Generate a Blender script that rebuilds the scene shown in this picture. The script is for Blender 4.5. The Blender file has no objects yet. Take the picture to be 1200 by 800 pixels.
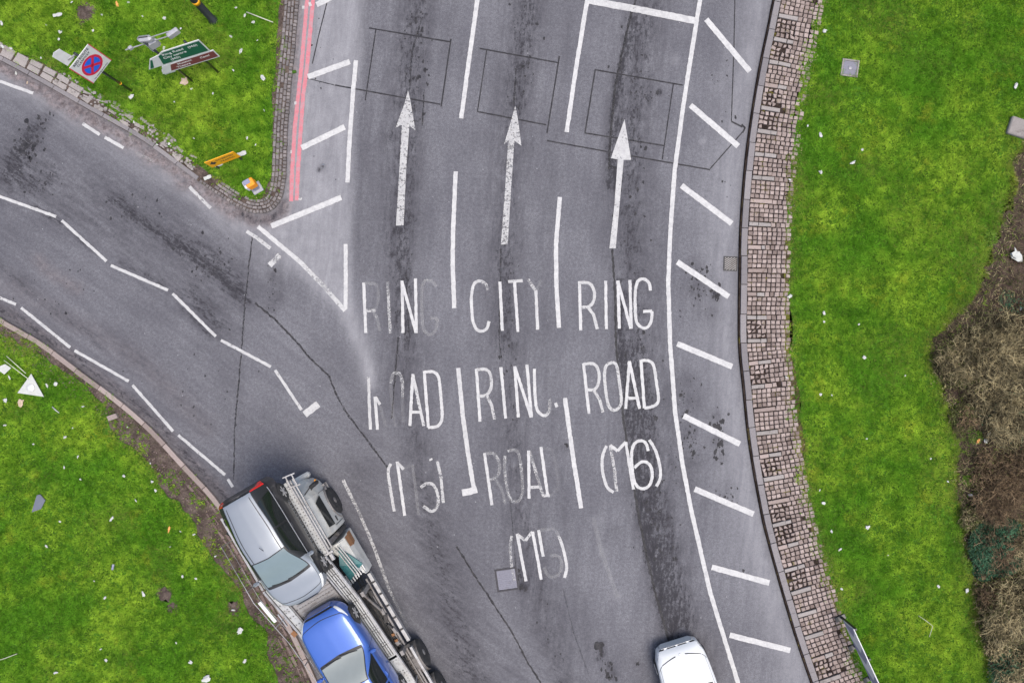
import bpy, math, random
import numpy as np
from mathutils import Vector, Matrix

random.seed(7)
rng = np.random.default_rng(11)
PI = math.pi
S = 37.0                 # photo pixels per metre on the road
F = 808.5                # focal length in photo pixels
H = F / S                # height of the camera above the road
SC = bpy.context.scene
COL = SC.collection


def P(px, py, z=0.0):
    k = (1 - z / H) / S
    return Vector(((px - 600) * k, (400 - py) * k, z))


def PP(pts, z=0.0):
    return [P(a, b, z) for a, b in pts]


# ------------------------------------------------------------------ materials
class N:
    """small helper round a node tree"""
    def __init__(self, name):
        self.m = bpy.data.materials.new(name)
        self.m.use_nodes = True
        self.t = self.m.node_tree
        self.t.nodes.clear()
        self.out = self.t.nodes.new('ShaderNodeOutputMaterial')

    def n(self, typ, **kw):
        nd = self.t.nodes.new('ShaderNode' + typ)
        for k, v in kw.items():
            setattr(nd, k, v)
        return nd

    def l(self, a, b):
        self.t.links.new(a, b)

    def pos(self):
        return self.n('NewGeometry').outputs['Position']

    def noise(self, scale, detail=3.0, rough=0.55, vec=None, dist=0.0):
        nd = self.n('TexNoise')
        nd.inputs['Scale'].default_value = scale
        nd.inputs['Detail'].default_value = detail
        nd.inputs['Roughness'].default_value = rough
        nd.inputs['Distortion'].default_value = dist
        self.l(vec if vec is not None else self.pos(), nd.inputs['Vector'])
        return nd.outputs['Fac']

    def ramp(self, fac, lo, hi, a=0.0, b=1.0, smooth=True):
        nd = self.n('MapRange')
        nd.interpolation_type = 'SMOOTHSTEP' if smooth else 'LINEAR'
        nd.inputs[1].default_value = lo
        nd.inputs[2].default_value = hi
        nd.inputs[3].default_value = a
        nd.inputs[4].default_value = b
        self.l(fac, nd.inputs[0])
        return nd.outputs[0]

    def math(self, op, a, b=None):
        nd = self.n('Math', operation=op)
        for i, v in enumerate((a, b)):
            if v is None:
                continue
            if isinstance(v, (int, float)):
                nd.inputs[i].default_value = v
            else:
                self.l(v, nd.inputs[i])
        return nd.outputs[0]

    def mix(self, fac, a, b, blend='MIX'):
        nd = self.n('Mix', data_type='RGBA', blend_type=blend)
        if isinstance(fac, (int, float)):
            nd.inputs[0].default_value = fac
        else:
            self.l(fac, nd.inputs[0])
        for i, v in ((6, a), (7, b)):
            if isinstance(v, (tuple, list)):
                nd.inputs[i].default_value = (*v[:3], 1)
            else:
                self.l(v, nd.inputs[i])
        return nd.outputs[2]

    def attr(self, name, out='Fac'):
        nd = self.n('Attribute')
        nd.attribute_name = name
        return nd.outputs[out]

    def bsdf(self, col, rough=0.6, metal=0.0, spec=0.5, coat=0.0, bump=None, bstr=0.3, bdist=0.01, ior=1.5):
        b = self.n('BsdfPrincipled')
        if isinstance(col, (tuple, list)):
            b.inputs['Base Color'].default_value = (*col[:3], 1)
        else:
            self.l(col, b.inputs['Base Color'])
        if isinstance(rough, (int, float)):
            b.inputs['Roughness'].default_value = rough
        else:
            self.l(rough, b.inputs['Roughness'])
        b.inputs['Metallic'].default_value = metal
        b.inputs['Specular IOR Level'].default_value = spec
        b.inputs['IOR'].default_value = ior
        b.inputs['Coat Weight'].default_value = coat
        b.inputs['Coat Roughness'].default_value = 0.04
        if bump is not None:
            bp = self.n('Bump')
            bp.inputs['Strength'].default_value = bstr
            bp.inputs['Distance'].default_value = bdist
            self.l(bump, bp.inputs['Height'])
            self.l(bp.outputs[0], b.inputs['Normal'])
        return b.outputs[0]

    def done(self, sh):
        self.l(sh, self.out.inputs['Surface'])
        return self.m


def simple(name, col, rough=0.5, metal=0.0, spec=0.5, coat=0.0, var=0.15, scale=9.0, dirt=None, dirt_amt=0.0):
    """a solid finish with a little uneven tone and, if asked, dirt in patches"""
    n = N(name)
    c = n.mix(n.noise(scale, 5), tuple(v * (1 - var) for v in col), tuple(min(1, v * (1 + var)) for v in col))
    if dirt:
        c = n.mix(n.math('MULTIPLY', n.ramp(n.noise(scale * 0.6, 8, 0.7), 0.45, 0.7), dirt_amt), c, dirt)
    return n.done(n.bsdf(c, rough, metal, spec, coat))


M = {}


def mat_road():
    n = N('asphalt')
    w = n.n('Attribute'); w.attribute_name = 'wear'
    sep = n.n('SeparateColor'); n.l(w.outputs['Color'], sep.inputs[0])
    stain_shade, dust, brown = sep.outputs[0], sep.outputs[1], sep.outputs[2]
    base = n.mix(n.ramp(n.noise(0.35, 4), 0.3, 0.7), (0.104, 0.103, 0.114), (0.144, 0.143, 0.155))
    fine = n.noise(38, 5, 0.72)
    grit = n.noise(11, 6, 0.75)
    base = n.mix(n.ramp(grit, 0.3, 0.7), n.mix(1.0, base, (0.74, 0.74, 0.75), 'MULTIPLY'), n.mix(1.0, base, (1.20, 1.20, 1.20), 'MULTIPLY'))
    base = n.mix(n.ramp(fine, 0.28, 0.72), n.mix(1.0, base, (0.62, 0.62, 0.63), 'MULTIPLY'), n.mix(1.0, base, (1.32, 1.32, 1.32), 'MULTIPLY'))
    # pale dust
    df = n.math('MULTIPLY', dust, n.ramp(n.noise(3.0, 7, 0.7), 0.2, 0.75, 0.55, 1.0))
    base = n.mix(df, base, n.mix(n.ramp(n.noise(26, 6, 0.75), 0.3, 0.7), (0.225, 0.223, 0.236), (0.315, 0.312, 0.325)))
    # brown silt
    bf = n.math('MULTIPLY', brown, n.ramp(n.noise(3.2, 8, 0.75), 0.28, 0.62, 0.35, 1.0))
    base = n.mix(bf, base, n.mix(n.ramp(n.noise(7, 8, 0.8), 0.36, 0.64), (0.065, 0.048, 0.045), (0.255, 0.212, 0.208)))
    # streaks drawn out along each carriageway
    def streak(rot, sx, sy, det):
        m0 = n.n('Mapping')
        m0.inputs['Rotation'].default_value = (0, 0, rot)
        n.l(n.pos(), m0.inputs['Vector'])
        mp = n.n('Mapping')
        mp.inputs['Scale'].default_value = (sx, sy, 1)
        n.l(m0.outputs[0], mp.inputs['Vector'])
        return n.noise(1.0, det, 0.72, mp.outputs[0])
    mask = w.outputs['Alpha']
    def pick(sx, sy, det):
        mxf = n.n('Mix', data_type='FLOAT')
        n.l(mask, mxf.inputs[0]); n.l(streak(math.radians(5), sx, sy, det), mxf.inputs[2]); n.l(streak(math.radians(126), sx, sy, det), mxf.inputs[3])
        return mxf.outputs[0]
    st1 = pick(3.6, 0.45, 6)
    st2 = pick(9, 2.6, 7)
    blob = n.ramp(n.noise(1.9, 7, 0.72), 0.36, 0.62)
    base = n.mix(n.ramp(st1, 0.36, 0.66, 0.0, 0.30), base, (0.060, 0.058, 0.070))
    # rubber, oil and painted shade, broken into streaks and speckles
    sf2 = n.math('MULTIPLY', stain_shade, n.math('ADD', n.math('ADD', n.math('MULTIPLY', n.ramp(st1, 0.34, 0.62), 0.30), n.math('MULTIPLY', blob, 0.35)), n.math('ADD', n.math('MULTIPLY', n.ramp(st2, 0.38, 0.60), 0.35), 0.12)))
    base = n.mix(sf2, base, (0.034, 0.032, 0.038))
    sp = n.math('ADD', n.math('MULTIPLY', n.noise(10, 9, 0.85), 0.6), n.math('MULTIPLY', st2, 0.4))
    th = n.math('SUBTRACT', 0.71, n.math('MULTIPLY', stain_shade, 0.26))
    sf = n.ramp(n.math('SUBTRACT', sp, th), -0.02, 0.05)
    base = n.mix(n.math('MULTIPLY', sf, 0.8), base, (0.020, 0.019, 0.023))
    # isolated pale chips
    ch = n.n('TexVoronoi'); ch.inputs['Scale'].default_value = 1.7
    n.l(n.pos(), ch.inputs['Vector'])
    base = n.mix(n.ramp(ch.outputs['Distance'], 0.02, 0.035, 0.75, 0.0), base, (0.30, 0.30, 0.31))
    return n.done(n.bsdf(base, n.ramp(fine, 0.2, 0.8, 0.95, 0.7), 0, 0.25, bump=fine, bstr=0.35, bdist=0.006))


def mat_paint(name, col, thr=0.0):
    """road paint that has worn through where 'wear' is high"""
    n = N(name)
    wear = n.attr('wear')
    mixn = n.math('ADD', n.math('MULTIPLY', n.noise(14, 8, 0.75), 0.7), n.math('MULTIPLY', n.noise(3.2, 4), 0.3))
    lim = n.ramp(wear, 0.0, 1.0, 0.27 - thr, 0.74 - thr, False)
    a = n.ramp(n.math('SUBTRACT', mixn, lim), -0.03, 0.05)
    a = n.math('MULTIPLY', a, n.ramp(wear, 0.1, 0.8, 1.0, 0.45, False))
    w2 = n.math('SUBTRACT', 1.0, n.math('MULTIPLY', wear, wear))
    a = n.math('ADD', a, n.math('MULTIPLY', n.math('SUBTRACT', 1.0, a), n.math('MULTIPLY', w2, 0.30)))
    c = n.mix(n.ramp(n.noise(18, 6, 0.7), 0.3, 0.75), tuple(v * 0.80 for v in col), col)
    c = n.mix(n.math('MULTIPLY', n.ramp(n.noise(5, 8, 0.75), 0.40, 0.70), 0.60 if col[0] > .1 else 0.12), c, (0.27, 0.265, 0.275))
    sh = n.bsdf(c, 0.7, 0, 0.3)
    tr = n.n('BsdfTransparent')
    mx = n.n('MixShader')
    n.l(a, mx.inputs[0]); n.l(tr.outputs[0], mx.inputs[1]); n.l(sh, mx.inputs[2])
    return n.done(mx.outputs[0])


def mat_grass_blade():
    n = N('grass_blades')
    tone = n.attr('tone')
    big = n.ramp(n.noise(0.42, 5, 0.62), 0.36, 0.64)
    mid = n.ramp(n.noise(2.2, 6, 0.7), 0.36, 0.66)
    c = n.mix(big, (0.098, 0.268, 0.018), (0.255, 0.435, 0.036))
    c = n.mix(n.math('MULTIPLY', mid, 0.68), c, (0.050, 0.165, 0.009))
    c = n.mix(n.ramp(n.noise(0.9, 6, 0.72), 0.54, 0.72, 0, 0.42), c, (0.32, 0.34, 0.035))
    c = n.mix(tone, n.mix(1.0, c, (0.32, 0.42, 0.40), 'MULTIPLY'), n.mix(1.0, c, (1.85, 1.55, 1.8), 'MULTIPLY'))
    dry = n.attr('dry')
    c = n.mix(dry, c, (0.21, 0.165, 0.065))
    d = n.n('BsdfDiffuse'); n.l(c, d.inputs[0])
    tr = n.n('BsdfTranslucent'); n.l(c, tr.inputs[0])
    mx = n.n('MixShader'); mx.inputs[0].default_value = 0.45
    n.l(d.outputs[0], mx.inputs[1]); n.l(tr.outputs[0], mx.inputs[2])
    return n.done(mx.outputs[0])


def mat_soil(name, a, b, moss=None, msc=2.0, mth=0.55):
    n = N(name)
    c = n.mix(n.ramp(n.noise(22, 8, 0.75), 0.3, 0.7), a, b)
    c = n.mix(n.ramp(n.noise(60, 3, 0.7), 0.60, 0.70, 0, 0.6), c, (0.22, 0.19, 0.17))
    c = n.mix(n.ramp(n.noise(3.1, 8, 0.75), 0.40, 0.62), n.mix(1.0, c, (0.52, 0.50, 0.50), 'MULTIPLY'), n.mix(1.0, c, (1.15, 1.14, 1.13), 'MULTIPLY'))
    if moss:
        c = n.mix(n.ramp(n.noise(msc, 7, 0.7), mth, mth + 0.14), c, moss)
    return n.done(n.bsdf(c, 0.95, 0, 0.1, bump=n.noise(30, 6, 0.75), bstr=0.7, bdist=0.03))


def mat_stone(name, a, b, moss=(0.05, 0.045, 0.02), mamt=0.8, mth=0.60, olive=False):
    n = N(name)
    t = n.attr('tone')
    c = n.mix(t, a, b)
    c = n.mix(n.ramp(n.noise(42, 7, 0.75), 0.3, 0.72), n.mix(1.0, c, (0.72, 0.70, 0.70), 'MULTIPLY'), n.mix(1.0, c, (1.15, 1.15, 1.14), 'MULTIPLY'))
    c = n.mix(n.ramp(n.noise(2.0, 8, 0.75), mth, mth + 0.12, 0, mamt), c, moss)
    if olive:
        c = n.mix(n.ramp(n.noise(3.3, 7, 0.75), 0.58, 0.68, 0, 0.75), c, (0.105, 0.088, 0.016))
        c = n.mix(n.ramp(n.noise(8, 8, 0.8), 0.55, 0.72, 0, 0.6), c, (0.075, 0.055, 0.042))
    return n.done(n.bsdf(c, 0.9, 0, 0.2, bump=n.noise(70, 4), bstr=0.3, bdist=0.004))


def mat_tread(name, col, scale=26.0, dark=(0.07, 0.07, 0.075), dirt=(0.13, 0.115, 0.10)):
    """perforated walkway sheet: rows of small dark holes, in the part's own space"""
    n = N(name)
    tc = n.n('TexCoord')
    br = n.n('TexBrick')
    n.l(tc.outputs['Object'], br.inputs['Vector'])
    br.offset = 0.5
    br.inputs['Scale'].default_value = scale
    br.inputs['Mortar Size'].default_value = 0.055
    br.inputs['Mortar Smooth'].default_value = 0.3
    br.inputs['Brick Width'].default_value = 1.5
    br.inputs['Row Height'].default_value = 1.3
    v = n.n('TexVoronoi'); v.inputs['Scale'].default_value = scale * 0.62
    v.inputs['Randomness'].default_value = 0.12
    n.l(tc.outputs['Object'], v.inputs['Vector'])
    holes = n.ramp(v.outputs['Distance'], 0.22, 0.32, 1.0, 0.0)
    c = n.mix(n.math('MULTIPLY', holes, 0.9), col, dark)
    c = n.mix(n.ramp(n.noise(5, 8, 0.75), 0.45, 0.72, 0, 0.7), c, dirt)
    return n.done(n.bsdf(c, 0.55, 0.3, 0.4))


def mat_twig(name, a, b):
    n = N(name)
    c = n.mix(n.attr('tone'), a, b)
    c = n.mix(n.ramp(n.noise(1.4, 4), 0.4, 0.65, 0, 0.6), c, tuple(v * 0.6 for v in a))
    return n.done(n.bsdf(c, 0.85, 0, 0.15))


def make_materials():
    M['road'] = mat_road()
    M['paint'] = mat_paint('white_road_paint', (0.50, 0.495, 0.485))
    M['red_paint'] = mat_paint('red_road_paint', (0.50, 0.165, 0.190))
    M['loop'] = mat_paint('sealant', (0.016, 0.015, 0.018), 0.16)
    M['seal'] = mat_paint('dark_crack', (0.020, 0.019, 0.021), -0.03)
    M['grass'] = mat_grass_blade()
    M['lawn'] = mat_soil('turf_soil', (0.030, 0.105, 0.007), (0.070, 0.160, 0.010), (0.055, 0.045, 0.02), 1.3, 0.63)
    M['soil'] = mat_soil('bare_soil', (0.060, 0.046, 0.038), (0.125, 0.098, 0.085), (0.050, 0.058, 0.018), 1.7, 0.58)
    M['moss'] = mat_soil('mossy_edge', (0.050, 0.040, 0.022), (0.110, 0.090, 0.042), (0.105, 0.110, 0.016), 2.6, 0.47)
    M['bed'] = mat_soil('leafy_soil', (0.038, 0.028, 0.022), (0.095, 0.068, 0.052), (0.060, 0.062, 0.018), 1.2, 0.60)
    M['joint'] = mat_soil('mossy_joint', (0.020, 0.015, 0.013), (0.050, 0.036, 0.030), (0.130, 0.115, 0.018), 2.6, 0.56)
    M['concrete'] = mat_stone('concrete', (0.20, 0.185, 0.175), (0.30, 0.275, 0.26), (0.09, 0.075, 0.065), 0.7, 0.55)
    M['kerb'] = mat_stone('kerb_concrete', (0.165, 0.155, 0.160), (0.235, 0.220, 0.222), (0.075, 0.065, 0.055), 0.6, 0.62)
    M['kerb_pink'] = mat_stone('weathered_kerb', (0.215, 0.175, 0.160), (0.31, 0.258, 0.238), (0.09, 0.07, 0.06), 0.6, 0.62)
    M['sett'] = mat_stone('pink_setts', (0.152, 0.118, 0.104), (0.350, 0.288, 0.262), (0.070, 0.050, 0.026), 0.80, 0.58, True)
    M['muddy'] = mat_stone('muddy_setts', (0.095, 0.066, 0.058), (0.185, 0.140, 0.128), (0.060, 0.045, 0.038), 0.9, 0.50)
    M['brick'] = mat_stone('grey_setts', (0.120, 0.110, 0.108), (0.215, 0.195, 0.19), (0.075, 0.080, 0.03), 0.75, 0.60)
    M['black'] = simple('black_plastic', (0.012, 0.012, 0.013), 0.5)
    M['tyre'] = simple('tyre_rubber', (0.020, 0.020, 0.021), 0.85, dirt=(0.075, 0.068, 0.062), dirt_amt=0.6)
    M['dark'] = simple('dark_metal', (0.035, 0.034, 0.035), 0.7, 0.2, dirt=(0.10, 0.085, 0.075), dirt_amt=0.6)
    M['greasy'] = simple('greasy_steel', (0.150, 0.138, 0.130), 0.6, 0.3, dirt=(0.045, 0.035, 0.03), dirt_amt=0.8, scale=6)
    M['steel'] = simple('galvanised_steel', (0.33, 0.33, 0.335), 0.45, 0.35, dirt=(0.16, 0.14, 0.125), dirt_amt=0.7, scale=5)
    M['grimy'] = simple('grimy_steel', (0.20, 0.19, 0.188), 0.55, 0.3, dirt=(0.10, 0.08, 0.07), dirt_amt=0.85, scale=5)
    M['rust'] = simple('rust', (0.22, 0.105, 0.045), 0.9, var=0.35, scale=20)
    M['lorry_white'] = simple('lorry_paint', (0.50, 0.50, 0.47), 0.35, coat=0.3, dirt=(0.34, 0.32, 0.28), dirt_amt=0.6, scale=3)
    M['teal'] = simple('teal_panel', (0.012, 0.105, 0.110), 0.5, dirt=(0.008, 0.05, 0.05), dirt_amt=0.6)
    M['tread'] = mat_tread('perforated_tread', (0.26, 0.255, 0.255), 17)
    M['tread_light'] = mat_tread('pale_perforated_tread', (0.40, 0.41, 0.41), 17, (0.07, 0.07, 0.075))
    M['tread_green'] = mat_tread('mossy_perforated_tread', (0.30, 0.325, 0.31), 30, (0.085, 0.095, 0.09))
    M['glass'] = simple('sky_toned_car_glass', (0.130, 0.170, 0.178), 0.10, 0.0, 0.6, 0.3, var=0.12, scale=2.5)  # sky reflection on the windscreen is put into the base colour
    M['glass_grey'] = simple('sky_pale_car_glass', (0.24, 0.26, 0.245), 0.10, 0.0, 0.6, 0.3, var=0.12, scale=2.5)  # paler sky reflection, likewise held in the base colour
    M['glass_dark'] = simple('dark_car_glass', (0.010, 0.013, 0.013), 0.05, 0, 0.5)
    M['silver'] = simple('silver_paint', (0.225, 0.246, 0.272), 0.42, 0.3, 0.5, 0.25, var=0.03)
    M['charcoal'] = simple('charcoal_paint', (0.018, 0.019, 0.022), 0.35, 0.2, 0.4, 0.3, var=0.1)
    M['blue'] = simple('blue_paint', (0.045, 0.115, 0.40), 0.34, 0.25, 0.5, 0.6, var=0.04)
    M['white_car'] = simple('white_car_paint', (0.56, 0.575, 0.58), 0.3, 0, 0.5, 0.6, var=0.02)
    M['trim'] = simple('bright_trim', (0.55, 0.56, 0.58), 0.3, 0.5)
    M['lamp'] = simple('lamp_lens', (0.62, 0.63, 0.63), 0.12, 0, 0.7, 0.6)
    M['red_lamp'] = simple('red_lens', (0.60, 0.012, 0.012), 0.2, 0, 0.6, 0.6)
    M['rim'] = simple('alloy_rim', (0.45, 0.45, 0.46), 0.35, 0.6)
    M['sign_white'] = simple('sign_white', (0.54, 0.54, 0.53), 0.5, dirt=(0.42, 0.42, 0.40), dirt_amt=0.5)
    M['sign_back'] = simple('sign_back', (0.36, 0.355, 0.37), 0.5, 0.3, dirt=(0.20, 0.19, 0.20), dirt_amt=0.7, scale=7)
    M['sign_red'] = simple('sign_red', (0.50, 0.012, 0.055), 0.5)
    M['sign_blue'] = simple('sign_blue', (0.010, 0.105, 0.58), 0.5)
    M['sign_green'] = simple('sign_green', (0.004, 0.085, 0.048), 0.5, var=0.3, scale=4)
    M['sign_brown'] = simple('sign_brown', (0.145, 0.030, 0.040), 0.5)
    M['sign_yellow'] = simple('sign_yellow', (0.70, 0.33, 0.008), 0.5)
    M['ink'] = simple('sign_ink', (0.02, 0.02, 0.035), 0.5)
    M['grey_blue'] = simple('slate_vinyl', (0.20, 0.21, 0.285), 0.5)
    M['orange'] = simple('orange_plastic', (0.72, 0.26, 0.015), 0.45)
    M['post'] = simple('black_post', (0.010, 0.013, 0.014), 0.45, coat=0.3)
    M['paper'] = simple('litter_white', (0.40, 0.41, 0.385), 0.7, var=0.2, scale=15, dirt=(0.34, 0.34, 0.30), dirt_amt=0.5)
    M['card'] = simple('litter_card', (0.40, 0.31, 0.22), 0.8, var=0.25, scale=15)
    M['peel'] = simple('litter_orange', (0.58, 0.27, 0.07), 0.7, var=0.25, scale=15)
    M['slate'] = simple('slate_sheet', (0.105, 0.115, 0.140), 0.5, var=0.2)
    M['wire'] = simple('pale_cane', (0.42, 0.43, 0.32), 0.6, var=0.2)
    M['cover_frame'] = mat_stone('cover_frame', (0.045, 0.043, 0.047), (0.075, 0.072, 0.078), (0.05, 0.045, 0.045), 0.5, 0.55)
    M['metal_cover'] = mat_stone('cover_metal', (0.165, 0.165, 0.195), (0.205, 0.205, 0.24), (0.10, 0.09, 0.085), 0.5, 0.55)
    M['twig'] = mat_twig('dry_twigs', (0.040, 0.033, 0.020), (0.47, 0.39, 0.215))
    M['twig_brown'] = mat_twig('brown_twigs', (0.038, 0.026, 0.018), (0.29, 0.205, 0.12))
    M['leaf_dark'] = mat_twig('dark_leaves', (0.014, 0.042, 0.024), (0.065, 0.150, 0.078))
    M['leaf_bright'] = mat_twig('bright_leaves', (0.05, 0.12, 0.012), (0.15, 0.24, 0.03))
    M['leaf_olive'] = mat_twig('olive_leaves', (0.045, 0.055, 0.016), (0.15, 0.16, 0.055))
    n = N('ground_far')
    c = n.mix(n.ramp(n.noise(0.08, 6, 0.7), 0.35, 0.65), (0.035, 0.075, 0.012), (0.07, 0.105, 0.02))
    M['ground'] = n.done(n.bsdf(c, 0.95, 0, 0.1))


make_materials()


# ------------------------------------------------------------------ mesh building
class MB:
    """collects shapes for ONE mesh object"""
    def __init__(self):
        self.v, self.f, self.mi, self.tone, self.smooth = [], [], [], [], []

    def add(self, verts, faces, mi=0, tone=None, smooth=False):
        o = len(self.v)
        self.v.extend([tuple(p) for p in verts])
        t = random.random() if tone is None else tone
        self.tone.extend([t] * len(verts))
        for fc in faces:
            self.f.append(tuple(i + o for i in fc))
            self.mi.append(mi)
            self.smooth.append(smooth)

    def box(self, c, s, rz=0.0, mi=0, ch=0.0, rx=0.0, tone=None):
        hx, hy, hz = s[0] / 2, s[1] / 2, s[2] / 2
        m = Matrix.Translation(Vector(c)) @ Matrix.Rotation(rz, 4, 'Z') @ Matrix.Rotation(rx, 4, 'X')
        if ch <= 0:
            vs = [(-hx, -hy, -hz), (hx, -hy, -hz), (hx, hy, -hz), (-hx, hy, -hz), (-hx, -hy, hz), (hx, -hy, hz), (hx, hy, hz), (-hx, hy, hz)]
            fs = [(3, 2, 1, 0), (4, 5, 6, 7), (0, 1, 5, 4), (1, 2, 6, 5), (2, 3, 7, 6), (3, 0, 4, 7)]
        else:
            def ring(x, y, z, c):
                return [(-x + c, -y, z), (x - c, -y, z), (x, -y + c, z), (x, y - c, z), (x - c, y, z), (-x + c, y, z), (-x, y - c, z), (-x, -y + c, z)]
            vs = ring(hx - ch, hy - ch, -hz, ch * .6) + ring(hx, hy, -hz + ch, ch) + ring(hx, hy, hz - ch, ch) + ring(hx - ch, hy - ch, hz, ch * .6)
            fs = [tuple(range(7, -1, -1)), tuple(range(24, 32))]
            for r in range(3):
                for i in range(8):
                    j = (i + 1) % 8
                    fs.append((r * 8 + i, r * 8 + j, r * 8 + 8 + j, r * 8 + 8 + i))
        self.add([m @ Vector(p) for p in vs], fs, mi, tone)

    def bar(self, a, b, w, h, mi=0):
        """square tube from a to b"""
        a, b = Vector(a), Vector(b)
        d = (b - a)
        L = d.length
        if L < 1e-6:
            return
        d /= L
        up = Vector((0, 0, 1)) if abs(d.z) < 0.95 else Vector((0, 1, 0))
        x = d.cross(up).normalized(); u = x.cross(d).normalized()
        vs = []
        for p in (a, b):
            for sx, su in ((-1, -1), (1, -1), (1, 1), (-1, 1)):
                vs.append(p + x * sx * w / 2 + u * su * h / 2)
        self.add(vs, [(0, 1, 2, 3), (7, 6, 5, 4), (0, 4, 5, 1), (1, 5, 6, 2), (2, 6, 7, 3), (3, 7, 4, 0)], mi)

    def tube(self, pts, r, n=8, mi=0, caps=True, tone=None):
        pts = [Vector(p) for p in pts]
        rs = r if isinstance(r, (list, tuple)) else [r] * len(pts)
        vs, fs = [], []
        for i, p in enumerate(pts):
            d = (pts[min(i + 1, len(pts) - 1)] - pts[max(i - 1, 0)]).normalized()
            up = Vector((0, 0, 1)) if abs(d.z) < 0.9 else Vector((0, 1, 0))
            x = d.cross(up).normalized(); u = x.cross(d).normalized()
            for k in range(n):
                a = 2 * PI * k / n
                vs.append(p + (x * math.cos(a) + u * math.sin(a)) * rs[i])
        for i in range(len(pts) - 1):
            for k in range(n):
                j = (k + 1) % n
                fs.append((i * n + k, i * n + j, i * n + n + j, i * n + n + k))
        if caps:
            fs.append(tuple(range(n - 1, -1, -1)))
            fs.append(tuple(range((len(pts) - 1) * n, len(pts) * n)))
        self.add(vs, fs, mi, tone, smooth=n > 4)

    def lathe(self, prof, n=24, c=(0, 0, 0), axis='Z', mi=0):
        """profile of (radius, height)"""
        vs, fs = [], []
        for r, h in prof:
            for k in range(n):
                a = 2 * PI * k / n
                x, y = r * math.cos(a), r * math.sin(a)
                p = {'Z': (x, y, h), 'X': (h, x, y), 'Y': (x, h, y)}[axis]
                vs.append((p[0] + c[0], p[1] + c[1], p[2] + c[2]))
        for i in range(len(prof) - 1):
            for k in range(n):
                j = (k + 1) % n
                fs.append((i * n + k, i * n + j, i * n + n + j, i * n + n + k))
        fs.append(tuple(range(n - 1, -1, -1)))
        fs.append(tuple(range((len(prof) - 1) * n, len(prof) * n)))
        self.add(vs, fs, mi, smooth=True)

    def prism(self, poly, d, mi=0, tone=None):
        """closed 3-D polygon extruded by the vector d"""
        n = len(poly)
        d = Vector(d)
        a = [Vector(p) for p in poly]
        vs = a + [p + d for p in a]
        fs = [tuple(range(n - 1, -1, -1)), tuple(range(n, 2 * n))]
        for i in range(n):
            j = (i + 1) % n
            fs.append((i, j, n + j, n + i))
        self.add(vs, fs, mi, tone)

    def stone(self, q, z0, z1, ch=0.012, mi=0, tone=None):
        """block on a quad of ground points with worn top edges"""
        q = [Vector((p[0], p[1], 0)) for p in q]
        c = sum(q, Vector()) / 4
        tilt = [random.uniform(-1, 1) * 0.006 for _ in range(4)]
        lo = [Vector((p.x, p.y, z0)) for p in q]
        mid = [Vector((p.x, p.y, z1 - ch + t)) for p, t in zip(q, tilt)]
        top = []
        for p, t in zip(q, tilt):
            d = (c - p)
            k = min(0.35, ch / max(d.length, 1e-3))
            pp = p + d * k
            top.append(Vector((pp.x, pp.y, z1 + t)))
        fs = [(8, 9, 10, 11)]
        for r in (0, 4):
            for i in range(4):
                j = (i + 1) % 4
                fs.append((r + i, r + j, r + 4 + j, r + 4 + i))
        self.add(lo + mid + top, fs, mi, tone)

    def build(self, name, mats, parent=None, loc=None, rz=None):
        me = bpy.data.meshes.new(name)
        me.from_pydata(self.v, [], self.f)
        mats = mats if isinstance(mats, (list, tuple)) else [mats]
        for m in mats:
            me.materials.append(M[m] if isinstance(m, str) else m)
        me.polygons.foreach_set('material_index', self.mi)
        me.polygons.foreach_set('use_smooth', self.smooth)
        a = me.attributes.new('tone', 'FLOAT', 'POINT')
        a.data.foreach_set('value', np.array(self.tone, dtype=np.float32))
        me.update()
        o = bpy.data.objects.new(name, me)
        COL.objects.link(o)
        if parent is not None:
            o.parent = parent
        if loc is not None:
            o.location = loc
        if rz is not None:
            o.rotation_euler.z = rz
        return o


def tag(o, label=None, cat=None, group=None, kind=None):
    if label: o['label'] = label
    if cat: o['category'] = cat
    if group: o['group'] = group
    if kind: o['kind'] = kind
    return o


def empty(name, loc, rz=0.0, rx=0.0, label=None, cat=None, group=None):
    o = bpy.data.objects.new(name, None)
    COL.objects.link(o)
    o.location = loc
    o.rotation_euler = (rx, 0, rz)
    o.empty_display_size = 0.2
    return tag(o, label, cat, group)


def catmull(pts, step):
    """smooth a polyline of 2-D points and resample it at about the given step"""
    p = np.array([(a[0], a[1]) for a in pts], float)
    out = []
    for i in range(len(p) - 1):
        p0, p1, p2, p3 = p[max(i - 1, 0)], p[i], p[i + 1], p[min(i + 2, len(p) - 1)]
        n = max(2, int(np.linalg.norm(p2 - p1) / (step * 0.25)))
        for t in np.linspace(0, 1, n, endpoint=False):
            out.append(0.5 * (2 * p1 + (p2 - p0) * t + (2 * p0 - 5 * p1 + 4 * p2 - p3) * t ** 2 + (3 * p1 - p0 - 3 * p2 + p3) * t ** 3))
    out.append(p[-1])
    out = np.array(out)
    d = np.r_[0, np.cumsum(np.linalg.norm(np.diff(out, axis=0), axis=1))]
    n = max(2, int(round(d[-1] / step)) + 1)
    s = np.linspace(0, d[-1], n)
    return np.c_[np.interp(s, d, out[:, 0]), np.interp(s, d, out[:, 1])]


def normals2(p):
    """unit normals of a polyline, to the right of its direction"""
    t = np.gradient(p, axis=0)
    t /= np.linalg.norm(t, axis=1)[:, None] + 1e-9
    return np.c_[t[:, 1], -t[:, 0]]


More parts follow.
